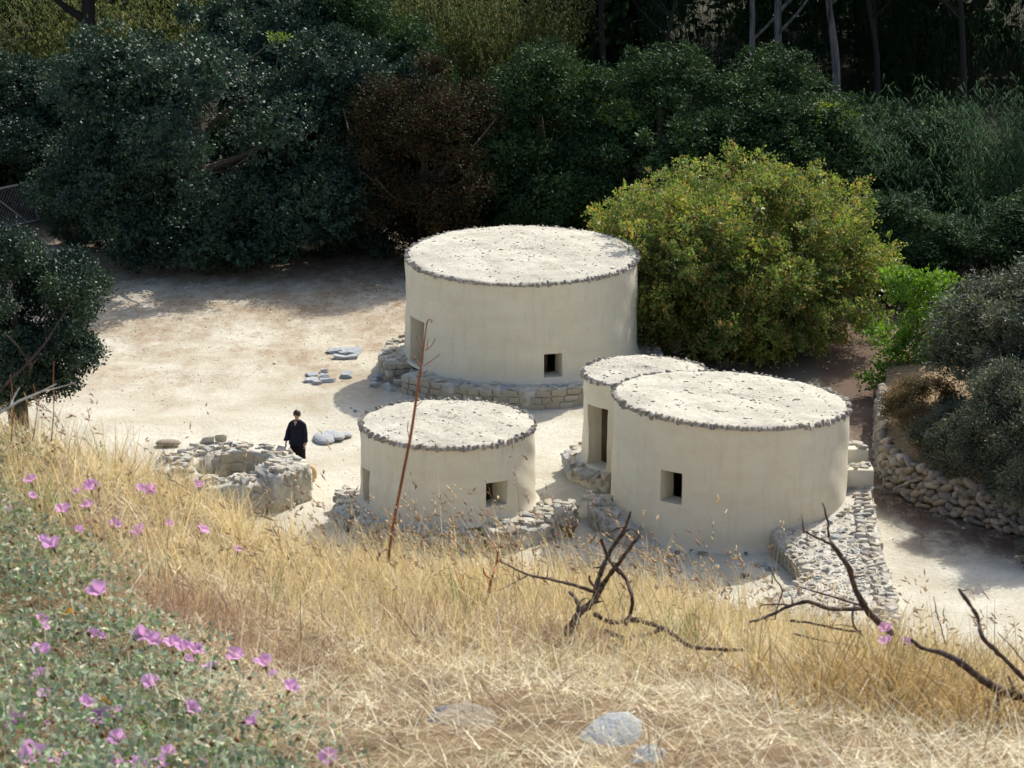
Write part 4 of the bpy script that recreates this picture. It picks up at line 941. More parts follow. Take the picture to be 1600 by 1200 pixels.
# tall gum trees: trunks show at the top, crowns above the frame shade the wood
M_BARKD = flat('shade_toned_bark', (0.045, 0.04, 0.035), 0.95, 0.1)  # bark darkened in its colour to stand for the wood's shade
def gum(label, x, y, r, h, seed, pale=True):
    mb = MB(); rng = np.random.default_rng(seed)
    lz = rng.uniform(-.9, .9); pts = smooth_path([(0, 0, -.3), (lz*.3+rng.uniform(-.15, .15), 0, h*.2), (lz+rng.uniform(-.3, .3), rng.uniform(-.3, .3), h*.5), (lz*1.6+rng.uniform(-.5, .5), 0, h)], 5)
    tube(mb, pts, np.linspace(r, r*.35, len(pts)), 9, wob=.04)
    for k in range(5):
        a = rng.uniform(0, 6.28); b0 = pts[int(len(pts)*rng.uniform(.45, .85))]; e = b0+[math.cos(a)*2.2, math.sin(a)*2.2, h*.18]
        tube(mb, smooth_path([b0, (b0+e)/2+[0, 0, -.2], e], 4), np.linspace(r*.4, r*.08, 9), 6)
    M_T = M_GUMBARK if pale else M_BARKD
    t = thing('gum_tree', label, 'tree', (x, y, float(gz(x, y))), 'tall gum trees along the back')
    link('trunk', mb.mesh('trunk', M_T, True), t)
    o = link('crown', CRG, t); o.scale = (1, 1, h/14); o.rotation_euler.z = rng.uniform(0, 6)
    return t
lob = billow((0, 0, 12.0), (3.4, 3.4, 3.8), 26, 1.2, rg, full=True); CRG = crown_mesh('crown', lob, 34000, .26, .07, M_GUM, 97, .34, 12, fill=9000, fs=2.4)
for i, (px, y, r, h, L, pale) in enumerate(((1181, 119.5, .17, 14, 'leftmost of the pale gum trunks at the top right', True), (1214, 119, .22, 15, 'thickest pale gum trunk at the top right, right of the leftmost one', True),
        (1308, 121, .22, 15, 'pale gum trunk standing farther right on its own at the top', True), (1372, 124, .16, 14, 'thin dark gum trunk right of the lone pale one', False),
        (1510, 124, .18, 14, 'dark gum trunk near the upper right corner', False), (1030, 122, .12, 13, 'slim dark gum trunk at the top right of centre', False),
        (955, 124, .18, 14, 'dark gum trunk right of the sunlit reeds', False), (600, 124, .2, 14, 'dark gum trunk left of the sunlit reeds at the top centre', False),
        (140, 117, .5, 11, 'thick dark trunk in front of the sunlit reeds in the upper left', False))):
    p = at_y(px, 60, y); gum(L, p[0], y, r, h, 400+i, pale)
for i, (x, y) in enumerate(((-9.5, 130), (3.5, 131.5), (7.5, 131), (16, 127), (20.5, 130), (24.5, 121), (12, 133), (25.5, 108))):  # extra gums added so their out-of-view crowns shade the wood and reeds
    if not blocks_sun(x, y, 3, 15): gum('added gum tree, crown out of view, shading the wood at the back', x, y, .16, 14, 440+i, False)
# ragged wood behind everything, reads as one dark mass
far = MB(); rgf = np.random.default_rng(77)
lob = [(np.array([rgf.uniform(-48, 48), rgf.uniform(132, 150), rgf.uniform(1, 16)]), np.array([1, 1, .9])*rgf.uniform(1.6, 3.4)) for _ in range(300)]
lob = [l for l in lob if not blocks_sun(l[0][0], l[0][1], l[1][0]*.8, l[0][2]+l[1][2])]
me = crown_mesh('wood', lob, 90000, .55, .28, M_GREEN, 78, .6, 12, fill=24000, fs=2.2)
tag(link('far_wood', me), 'dark mass of trees closing off the valley behind the reeds', 'woodland', kind='stuff')
lob = [(np.array([rgf.uniform(-30, 30), rgf.uniform(108, 118), rgf.uniform(.3, 1.8)]), np.array([1.3, 1.3, 1.0])*rgf.uniform(.7, 1.3)) for _ in range(130)]
lob = [l for l in lob if not (-7 < l[0][0] < 5 and l[0][1] > 112) and not (l[0][0] < -13 and l[0][1] > 112)]
me = crown_mesh('undergrowth', lob, 50000, .2, .09, M_GREEN, 79, .3, 12, fill=12000, fs=2.2)
tag(link('undergrowth', me), 'dark undergrowth filling the gaps between the back trees', 'undergrowth', kind='stuff')

# ------------------------------------------------------------------ wire gate, upper left
p0 = at_z(-30, 365, 0); p1 = at_z(62, 345, 0)
gt = thing('wire_gate', 'leaning wire-mesh gate panel with a diagonal brace at the left edge of the courtyard', 'gate', (p0[0], p0[1], 0))
W_ = float(np.linalg.norm(p1-p0)); gt.rotation_euler.z = math.atan2(p1[1]-p0[1], p1[0]-p0[0])
HH = 1.5; sh = -0.36                        # the panel leans
def gp(x, z): return np.array([x+sh*z, 0.0, z])
mb = MB(); tube(mb, [gp(0, .05), gp(W_, .05)], .03, 6); link('rail', mb.mesh('rail', M_STEEL), gt)
mb = MB(); tube(mb, [gp(0, HH), gp(W_, HH)], .04, 6); link('rail', mb.mesh('rail', M_STEEL), gt)
for x in (0, W_):
    mb = MB(); tube(mb, [gp(x, 0), gp(x, HH+.03)], .03, 6); link('post', mb.mesh('post', M_STEEL), gt)
mb = MB(); tube(mb, [gp(W_*.33, HH), gp(W_*.80, .05)], .022, 6); link('brace', mb.mesh('brace', M_STEEL), gt)
mb = MB(); st = .15
for k in np.arange(-HH/st, W_/st+1):
    for sg in (1, -1):
        xa = k*st if sg > 0 else k*st+HH; za, zb_ = 0.05, HH
        xb = xa+sg*(HH-.05)
        t0, t1 = 0.0, 1.0
        lo, hi = (0-xa)/(xb-xa), (W_-xa)/(xb-xa); lo, hi = min(lo, hi), max(lo, hi); t0, t1 = max(0, lo), min(1, hi)
        if t1-t0 < .03: continue
        a_ = gp(xa+(xb-xa)*t0, za+(zb_-za)*t0); b__ = gp(xa+(xb-xa)*t1, za+(zb_-za)*t1)
        tube(mb, [a_, b__], .0045, 3, cap=False)
tag(link('wire_mesh', mb.mesh('wire_mesh', M_STEEL), gt), kind='stuff')

# small pale block showing through the bush, right edge
p = at_y(1586, 752, 71.6); ob = thing('plaster_pillar', 'pale square plaster pillar glimpsed through the bush at the right edge', 'pillar', (p[0], p[1], .4))
mb = MB(); box(mb, -.2, .2, -.15, .15, 0, p[2]-.4+.2); link('shaft', mb.mesh('shaft', M_PLASTER), ob)
mb = MB(); box(mb, .205, .26, -.13, .13, 0, p[2]-.4+.12); link('red_board', mb.mesh('red_board', flat('rust_red', (.30, .07, .04))), ob)

# ------------------------------------------------------------------ the person
pf = at_z(466, 737, 0.0)
per = thing('person', 'person in a dark tunic and wide black trousers standing behind the ring wall', 'person', (pf[0], pf[1], float(gz(pf[0], pf[1]))))
per.rotation_euler.z = math.radians(-24)    # faces the camera, turned a little to the photo's left
def skin_mesh(name, nodes, edges, m, sub=2):
    me = bpy.data.meshes.new(name); me.from_pydata([n[0] for n in nodes], edges, []); o = bpy.data.objects.new(name, me); COL.objects.link(o)
    md = o.modifiers.new('s', 'SKIN'); md.use_smooth_shade = True
    for i, n in enumerate(nodes):
        r = n[1]; me.skin_vertices[0].data[i].radius = (r, r) if not isinstance(r, tuple) else r
    me.skin_vertices[0].data[0].use_root = True
    o.modifiers.new('u', 'SUBSURF').levels = sub
    dg = bpy.context.evaluated_depsgraph_get(); ev = o.evaluated_get(dg); nm = bpy.data.meshes.new_from_object(ev)
    bpy.data.objects.remove(o); nm.name = name; nm.materials.clear(); nm.materials.append(m)
    return nm
nd = [((0, 0, .92), (.12, .10)), ((0, .005, 1.12), (.115, .09)), ((0, .01, 1.30), (.14, .095)), ((0, .0, 1.41), (.065, .055)), ((0, -.01, 1.475), (.045, .045)),
      ((0, -.02, 1.53), (.068, .074)), ((0, -.02, 1.60), (.076, .09)), ((0, -.01, 1.66), (.05, .06))]
ed = [(0, 1), (1, 2), (2, 3), (3, 4), (4, 5), (5, 6), (6, 7)]
def add_chain(start, pts):
    prev = start
    for (p_, r) in pts: nd.append((p_, r)); ed.append((prev, len(nd)-1)); prev = len(nd)-1
    return prev
for sx_ in (-1, 1):
    out = .0 if sx_ > 0 else .06
    wr = add_chain(2, [((sx_*.155, .01, 1.35), .055), ((sx_*(.215+out), .02, 1.09), .040), ((sx_*(.23+out), -.03-.05*(sx_ < 0), .86), .027), ((sx_*(.232+out), -.05-.05*(sx_ < 0), .80), (.032, .02))])
    bx0 = nd[wr][0]
    for k, (dx, dl) in enumerate(((-.024, .075), (-.008, .085), (.008, .08), (.024, .065))):
        add_chain(wr, [((bx0[0]+.01*sx_, bx0[1]+dx, bx0[2]-.04), .010), ((bx0[0]+.004*sx_, bx0[1]+dx-.006, bx0[2]-.04-dl*.5), .009), ((bx0[0]-.012*sx_, bx0[1]+dx-.014, bx0[2]-.04-dl), .008)])
    add_chain(wr, [((bx0[0]-.012*sx_, bx0[1]-.036, bx0[2]-.015), .011), ((bx0[0]-.018*sx_, bx0[1]-.05, bx0[2]-.05), .009)])
    add_chain(0, [((sx_*.09, 0, .84), .085), ((sx_*.10, -.01, .48), .055), ((sx_*.105, .02, .10), .035), ((sx_*.108, -.02, .04), .036), ((sx_*.115, -.12, .03), .030)])
bodym = skin_mesh('body', nd, ed, M_SKIN)
link('body', bodym, per)
def loft(name, rings, m, parent, n=22, fold=0.0, close_top=False):
    mb = MB(); V = []
    for i, (x, y, z, rx_, ry_) in enumerate(rings):
        for k in range(n):
            a = 2*math.pi*k/n; f = 1+fold*math.sin(a*7+i*.6)*(i/len(rings)); V.append((x+rx_*f*math.cos(a), y+ry_*f*math.sin(a), z))
    mb.add(V, [(i*n+k, (i+1)*n+k, (i+1)*n+(k+1) % n, i*n+(k+1) % n) for i in range(len(rings)-1) for k in range(n)])
    return link(name, mb.mesh(name, m, True), parent)
loft('tunic', [(0, .005, 1.44, .065, .06), (0, .01, 1.42, .12, .085), (0, .01, 1.37, .19, .11), (0, .01, 1.28, .20, .125), (0, .01, 1.12, .195, .13), (0, 0, .95, .215, .145), (0, 0, .80, .245, .165), (0, 0, .76, .25, .17)], M_CLOTH, per, fold=.06)
for sx_ in (-1, 1):
    out = .0 if sx_ > 0 else .06
    loft('sleeve', [(sx_*.13, .01, 1.39, .05, .06), (sx_*.18, .012, 1.32, .07, .075), (sx_*(.215+out), .02, 1.10, .07, .075), (sx_*(.225+out), -.01, .95, .075, .08), (sx_*(.232+out), -.03-.05*(sx_ < 0), .86, .082, .085)], M_CLOTH, per, 14, .04)
    loft('trouser_leg', [(sx_*.075, 0, .88, .115, .13), (sx_*.095, 0, .70, .12, .13), (sx_*.10, 0, .45, .115, .125), (sx_*.105, .01, .2, .115, .12), (sx_*.105, .01, .07, .12, .13)], M_TROUSER, per, 16, .05)
    mb = MB(); n = 12
    V = [(sx_*.112+r*1.0*math.cos(2*math.pi*k/n), -.045+r*2.5*math.sin(2*math.pi*k/n), z) for (r, z) in ((.03, .0), (.046, .004), (.048, .035), (.03, .075), (.01, .085)) for k in range(n)]
    mb.add(V, [(i*n+k, i*n+(k+1) % n, (i+1)*n+(k+1) % n, (i+1)*n+k) for i in range(4) for k in range(n)]); link('shoe', mb.mesh('shoe', M_SHOE, True), per)
mb = MB(); V = []; nn = 24; rows = 10                                   # hair: cap with a fringe, open at the face
for i in range(rows+1):
    for k in range(nn):
        a = 2*math.pi*k/nn; front = max(0, -math.sin(a)); lim = math.pi*(0.68-0.20*front**2); th = lim*i/rows
        rr_ = 1+.03*math.sin(a*9+i)
        V.append((.098*rr_*math.sin(th)*math.cos(a), -.008+.112*rr_*math.sin(th)*math.sin(a), 1.595+.118*rr_*math.cos(th)))
mb.add(V, [(i*nn+k, (i+1)*nn+k, (i+1)*nn+(k+1) % nn, i*nn+(k+1) % nn) for i in range(rows) for k in range(nn)]); link('hair', mb.mesh('hair', M_HAIR, True), per)
def blob(name, c_, r, m, parent):
    bm = bmesh.new(); bmesh.ops.create_icosphere(bm, subdivisions=2, radius=1); me = bpy.data.meshes.new(name); bm.to_mesh(me); bm.free(); me.materials.append(m)
    return link(name, me, parent, c_, (0, 0, 0), r)
for sx_ in (-1, 1):
    blob('eye', (sx_*.030, -.104, 1.578), (.013, .008, .008), M_EYE, per); blob('ear', (sx_*.076, -.01, 1.57), (.012, .02, .03), M_SKIN, per)
blob('nose', (0, -.116, 1.55), (.012, .018, .024), M_SKIN, per); blob('mouth', (0, -.098, 1.515), (.024, .008, .006), flat('lips', (.30, .12, .09)), per)
mb = MB(); mb.add([(-.055, -.088, 1.425), (.055, -.088, 1.425), (.010, -.124, 1.31), (-.010, -.124, 1.31)], [(0, 1, 2, 3)]); mb.add([(-.055, -.082, 1.425), (.055, -.082, 1.425), (.010, -.118, 1.31), (-.010, -.118, 1.31)], [(3, 2, 1, 0)])
link('neckline', mb.mesh('neckline', M_SKIN), per)

# ------------------------------------------------------------------ foreground: grass, herbs, flowers, dead wood
def blades(mb, P, h, wdt, bend, az, cols, rng, segs=4, lying=0.0):
    """tapered bent strips; P roots (n,3)"""
    n = len(P); q = np.linspace(0, 1, segs+1)
    h = np.broadcast_to(h, n); bend = np.broadcast_to(bend, n)
    dx, dy = np.cos(az), np.sin(az)
    el0 = np.pi/2-np.broadcast_to(lying, n)                 # starting elevation
    pos = [P]; cur = P.copy()
    for s_ in range(segs):
        el = el0-bend*(q[s_]+q[s_+1])*.5
        st_ = (h/segs)[:, None]*np.column_stack([np.cos(el)*dx, np.cos(el)*dy, np.sin(el)])
        cur = cur+st_; pos.append(cur)
    pos = np.stack(pos, 1)
    fa = rng.uniform(0, np.pi, n)                            # facing of the strip
    side = np.column_stack([np.cos(fa), np.sin(fa), np.zeros(n)])
    wd = np.broadcast_to(wdt, n)[:, None]*np.array([1, .95, .8, .55, .12, .05])[:segs+1][None, :] if segs >= 4 else np.broadcast_to(wdt, n)[:, None]*np.linspace(1, .2, segs+1)[None, :]
    A_ = pos+side[:, None, :]*wd[:, :, None]*.5; B_ = pos-side[:, None, :]*wd[:, :, None]*.5
    V = np.stack([A_, B_], 2).reshape(-1, 3); k = 2*(segs+1)
    b0 = (np.arange(n)*k)[:, None, None]; s_ = (np.arange(segs)*2)[None, :, None]
    f = (b0+s_+np.array([0, 1, 3, 2])[None, None, :]).reshape(-1, 4)
    mb.add(V, f, np.repeat(cols, k, 0)); return pos
def straw_cols(n, rng, green=.05, brown=.12, lo=(.56, .41, .16), hi=(.92, .78, .44)):
    a = rng.random(n)[:, None]**.8; c_ = np.array(lo)*(1-a)+np.array(hi)*a
    r = rng.random(n); c_[r < brown] = np.array([.26, .15, .07])*rng.uniform(.7, 1.3, ((r < brown).sum(), 1))
    g_ = (r > 1-green); c_[g_] = np.array([.22, .27, .08])*rng.uniform(.7, 1.5, (g_.sum(), 1))
    return np.clip(c_*rng.uniform(.85, 1.12, (n, 1)), 0, 1)
def proj(P):
    c_, s_ = math.cos(PITCH), math.sin(PITCH); z = P[:, 2]-H
    zc = P[:, 1]*c_-z*s_; yc_ = P[:, 1]*s_+z*c_
    return 800+F_PX*P[:, 0]/zc, 600-F_PX*yc_/zc
# where the flowering carpet grows: left and near
def herb_w(x, y):                           # >0 inside; boundary runs from the far left to the near centre
    return (-0.28-(x+0.22*(y-4.0)/1.0*1.55))*1.0+0.10*vnoise(x, y, 3.1, 8)
def scatter(n, x0, x1, y0, y1, rng):
    x = rng.uniform(x0, x1, n); y = rng.uniform(y0, y1, n); return x, y
rs = np.random.default_rng(900)
# 1 straw mat: short lying stalks everywhere
mb = MB()
x, y = scatter(110000, -2.6, 2.9, 3.5, 7.6, rs); hw = herb_w(x, y); keep = (hw < 0.05) | (rs.random(len(x)) < .35); x, y = x[keep], y[keep]
P = np.column_stack([x, y, hill(x, y)+rs.uniform(0, .025, len(x))])
c_ = straw_cols(len(x), rs, .02, .14, (.64, .52, .29), (.95, .89, .65))
pn_ = vnoise(x, y, 4.5, 6); c_ = np.clip(c_*(1+.16*vnoise(x, y, 9, 1))[:, None], 0, 1); bz = (pn_ < -.35) & (rs.random(len(x)) < .6); c_[bz] = c_[bz]*[.52, .40, .33]
blades(mb, P, rs.uniform(.015, .085, len(x))*np.where(rs.random(len(x)) < .06, 2.1, 1), rs.choice([.0010, .0015, .0020, .0030], len(x), p=[.35, .35, .23, .07]), rs.uniform(-.3, .9, len(x)), rs.uniform(0, 6.283, len(x)), c_, rs, 2, rs.uniform(.6, 1.55, len(x)))
# brown wiry tangles
for (cx_, cy_, sd_, n_) in ((-.62, 5.35, .11, 1500), (-.42, 5.0, .07, 500), (-.15, 5.75, .14, 900), (.10, 5.5, .12, 500), (.62, 5.2, .1, 500), (-.9, 5.9, .08, 400)):
    xx, yy = rs.normal(cx_, sd_, n_), rs.normal(cy_, sd_, n_)
    blades(mb, np.column_stack([xx, yy, hill(xx, yy)+rs.uniform(0, .03, n_)]), rs.uniform(.03, .09, n_), rs.uniform(.001, .0018, n_), rs.uniform(-1.5, 2.2, n_), rs.uniform(0, 6.28, n_), np.clip(np.array([.33, .21, .13])*rs.uniform(.5, 1.6, (n_, 1)), 0, 1), rs, 3, rs.uniform(.3, 1.4, n_))
tag(link('straw_litter', mb.mesh('straw_litter', M_GRASS)), 'flattened pale straw covering the slope in the foreground', 'straw', kind='stuff')
# 2 tufts of standing dry grass, thick along the brow
mb = MB()
nt_ = 4900; tx = rs.uniform(-2.6, 2.9, nt_); ty = 4.2+rs.random(nt_)**.62*3.0
tw = np.clip((ty-4.75+0.45*tx-0.2*np.sin(tx*4))/.7, .0, 1)         # short near the camera, tall at the brow
keep = (rs.random(nt_) < (.16+.84*tw)*np.clip(.75+.9*vnoise(tx, ty, 5.5, 2), .25, 1)) & (herb_w(tx, ty) < 0.10); tx, ty, tw = tx[keep], ty[keep], tw[keep]
per_t = 13; x = np.repeat(tx, per_t)+rs.normal(size=len(tx)*per_t)*.022; y = np.repeat(ty, per_t)+rs.normal(size=len(tx)*per_t)*.022
hh_ = np.repeat((.035+.085*tw*rs.uniform(.5, 1.35, len(tx)))*np.clip(1+.45*vnoise(tx, ty, 6, 4), .45, 1.5), per_t)*rs.uniform(.55, 1.25, len(x))
az = np.repeat(rs.uniform(0, 6.283, len(tx)), per_t)+rs.normal(size=len(x))*.9
P = np.column_stack([x, y, hill(x, y)-.005])
c_ = straw_cols(len(x), rs, .04, .09); tone = np.repeat(rs.choice([.72, .9, 1.0, 1.1], len(tx)), per_t); c_ = np.clip(c_*tone[:, None], 0, 1)
blades(mb, P, hh_, rs.choice([.0011, .0015, .0020, .0032], len(x), p=[.3, .35, .25, .1]), np.where(rs.random(len(x)) < .65, rs.uniform(.05, .7, len(x)), rs.uniform(.7, 2.2, len(x))), az, c_, rs, 4, rs.uniform(0, .5, len(x)))
# green tinge clump on the right below the dead branch
x, y = rs.normal(.70, .11, 2600), rs.normal(4.95, .26, 2600); P = np.column_stack([x, y, hill(x, y)])
blades(mb, P, rs.uniform(.05, .17, 2600), rs.uniform(.0015, .0038, 2600), rs.uniform(.3, 1.8, 2600), rs.uniform(0, 6.28, 2600), np.clip(np.array([.44, .31, .12])*rs.uniform(.4, 1.5, (2600, 1)), 0, 1), rs, 4, rs.uniform(0, .5, 2600))
for (gx, gy) in ((.78, 5.55), (.35, 5.9), (-.1, 6.1), (-1.0, 6.1), (.72, 5.3)):           # greener tufts
    xx, yy = rs.normal(gx, .03, 60), rs.normal(gy, .04, 60)
    blades(mb, np.column_stack([xx, yy, hill(xx, yy)]), rs.uniform(.04, .12, 60), rs.uniform(.002, .0035, 60), rs.uniform(.1, .9, 60), rs.uniform(0, 6.28, 60), np.clip(np.array([.20, .28, .09])*rs.uniform(.6, 1.5, (60, 1)), 0, 1), rs, 4, rs.uniform(0, .4, 60))
tag(link('dry_grass', mb.mesh('dry_grass', M_GRASS)), 'tufts of dry golden grass standing on the foreground slope', 'grass', kind='stuff')
# 3 tall thin stalks with nodding oat heads on the brow
mb = MB(); n = 1600; x = rs.uniform(-2.2, 2.6, n); y = rs.uniform(5.6, 7.1, n)
k_ = 330; x[:k_] = rs.normal(-.12, .22, k_); y[:k_] = rs.uniform(6.0, 7.0, k_); x[k_:k_+170] = rs.normal(.40, .12, 170); y[k_:k_+170] = rs.uniform(5.8, 6.9, 170)
P = np.column_stack([x, y, hill(x, y)]); h = rs.uniform(.10, .24, n)*np.where(rs.random(n) < .10, 1.35, 1)*np.where(np.arange(n) < 500, 1.22, 1); az = rs.normal(math.pi*1.0, .9, n)  # wind-bent to the left
c_ = straw_cols(n, rs, .05, .12); pos = blades(mb, P, h, rs.uniform(.0011, .0018, n), rs.uniform(.25, 1.1, n), az, c_, rs, 5, rs.uniform(0, .28, n))
sel = np.where(rs.random(n) < .62)[0]
for i in sel:
    tip, pre = pos[i, -1], pos[i, -2]; d = (tip-pre)/np.linalg.norm(tip-pre); cc = np.array([.62, .48, .28])*rs.uniform(.6, 1.3) if rs.random() < .6 else np.array([.34, .20, .12])*rs.uniform(.7, 1.3)
    for j in range(rs.integers(2, 5)):
        b0 = pre+(tip-pre)*rs.uniform(.1, 1.0); dd = d+rs.normal(size=3)*.35+[0, 0, -.2]; dd /= np.linalg.norm(dd); l = rs.uniform(.012, .026); sd = np.cross(dd, rs.normal(size=3)); sd /= np.linalg.norm(sd); sd2 = np.cross(dd, sd)
        wv = .0019; mb.add([b0, b0+dd*l*.4+sd*wv, b0+dd*l*.4+sd2*wv, b0+dd*l*.4-sd*wv, b0+dd*l*.4-sd2*wv, b0+dd*l], [(0, 1, 2), (0, 2, 3), (0, 3, 4), (0, 4, 1), (5, 2, 1), (5, 3, 2), (5, 4, 3), (5, 1, 4)], np.clip(cc, 0, 1))
tag(link('oat_stalks', mb.mesh('oat_stalks', M_GRASS)), 'tall thin wild oat stalks rising along the brow of the slope', 'grass', kind='stuff')
# 4 bindweed and thyme carpet
mb = MB(); n = 190000; x = rs.uniform(-2.2, .4, n); y = rs.uniform(3.4, 7.3, n); hw = herb_w(x, y); keep = rs.random(n) < np.clip(hw*5+.35, 0, 1); x, y = x[keep], y[keep]; n = len(x)
lump = .028+.030*vnoise(x, y, 7, 3)+.02*vnoise(x, y, 17, 5)
z = hill(x, y)+np.clip(lump, .0, 1)+rs.uniform(-.012, .022, n)
P = np.column_stack([x, y, z]); d = rs.normal(size=(n, 3))+[0, 0, .3]; d /= np.linalg.norm(d, axis=1)[:, None]; s_ = np.cross(d, rs.normal(size=(n, 3))+[0, 0, .8]); s_ /= np.linalg.norm(s_, axis=1)[:, None]
L = rs.uniform(.006, .019, n)[:, None]; W = L*rs.uniform(.30, .62, n)[:, None]; up = np.cross(s_, d)*L*.15
V = np.stack([P, P+d*L*.45+s_*W*.5+up, P+d*L, P+d*L*.45-s_*W*.5+up], 1).reshape(-1, 3)
a = rs.random(n); base_c = np.where(a[:, None] < .62, np.array([.27, .34, .22]), np.where(a[:, None] < .76, np.array([.17, .27, .09]), np.where(a[:, None] < .87, np.array([.36, .27, .15]), np.array([.56, .54, .40]))))
far_dry = np.clip((y-5.2)/1.3, 0, 1)[:, None]*rs.uniform(0, 1, (n, 1))
base_c = base_c*(1-far_dry)+np.array([.46, .36, .20])*far_dry
base_c = np.clip(base_c*rs.uniform(.65, 1.4, (n, 1))*(1+.25*vnoise(x, y, 5, 9))[:, None], 0, 1)
mb.add(V, np.arange(4*n).reshape(n, 4), np.repeat(base_c, 4, 0))
ns = 5200; x = rs.uniform(-2.0, .3, ns); y = rs.uniform(3.5, 7.2, ns); k_ = herb_w(x, y) > -.06; x, y = x[k_], y[k_]; ns = len(x)
blades(mb, np.column_stack([x, y, hill(x, y)]), rs.uniform(.04, .11, ns), rs.uniform(.0009, .0017, ns), rs.uniform(0, 1.4, ns), rs.uniform(0, 6.28, ns), np.clip(np.array([.36, .30, .19])*rs.uniform(.5, 1.5, (ns, 1)), 0, 1), rs, 3, rs.uniform(0, .9, ns))
tag(link('bindweed_carpet', mb.mesh('bindweed_carpet', M_HERB)), 'grey-green carpet of low bindweed leaves in the lower left foreground', 'ground cover', kind='stuff')
# brown dried seed heads in the carpet
mb = MB(); n_ = 0
while n_ < 520:
    x, y = rs.uniform(-1.6, .1), rs.uniform(3.6, 6.8)
    if herb_w(x, y) < -.02: continue
    n_ += 1; s = rs.uniform(.0022, .0055); p = O6*s*rs.uniform(.8, 1.2)+rs.normal(size=(6, 3))*.001+[x, y, float(hill(x, y))+rs.uniform(.03, .085)]
    mb.add(p, O6F, np.clip(np.array([.20, .11, .055])*rs.uniform(.6, 1.7), 0, 1))
tag(link('seed_heads', mb.mesh('seed_heads', M_HERB)), 'tiny brown dried seed heads dotted through the flowering carpet', 'seed heads', kind='stuff')

# bindweed flowers, each its own thing
def flower_mesh(seed, dark=False):
    rng = np.random.default_rng(seed); n = 20; prof = [(.002, .0), (.003, .010), (.007, .017), (.012, .021), (.017, .0225)]; mb = MB(); V = []; cs = []
    for i, (r, z) in enumerate(prof):
        for k in range(n):
            a = 2*math.pi*k/n; f = 1+(.10*math.cos(5*a)+.05*math.sin(3*a+seed))*(i/4)**2
            V.append((r*f*math.cos(a), r*f*math.sin(a), z+.003*math.sin(5*a+seed)*(i/4)+.002*math.sin(2*a+seed*2)*(i/4)))
            rib = .5+.5*math.cos(5*a); e = i/4
            c_ = np.array([.82, .47, .76])*e+np.array([.66, .30, .62])*(1-e) if not dark else np.array([.50, .18, .52])*e+np.array([.14, .03, .18])*(1-e)
            cs.append(np.clip(c_*(1-.10*rib)+np.array([.06, .03, .05])*rib, 0, 1))
    mb.add(V, [(i*n+k, i*n+(k+1) % n, (i+1)*n+(k+1) % n, (i+1)*n+k) for i in range(len(prof)-1) for k in range(n)], np.array(cs))
    return mb.mesh('corolla', M_PETAL, True)
FM = [flower_mesh(i) for i in range(6)]; FD = flower_mesh(9, True)
mb = MB(); tube(mb, [(0, 0, 0), (.0003, 0, .012), (0, .0004, .019)], [.0012, .001, .0008], 5, np.array([.85, .80, .55])); STM = mb.mesh('stamen', M_PETAL)
mb = MB(); tube(mb, smooth_path([(.012, .004, -.06), (.006, .0, -.03), (0, 0, .001)], 4), .0009, 5, np.array([.26, .30, .14])); tube(mb, [(0, 0, -.006), (0, 0, .006)], [.0015, .0038], 6, np.array([.22, .26, .12])); STK = mb.mesh('stalk', M_PETAL)
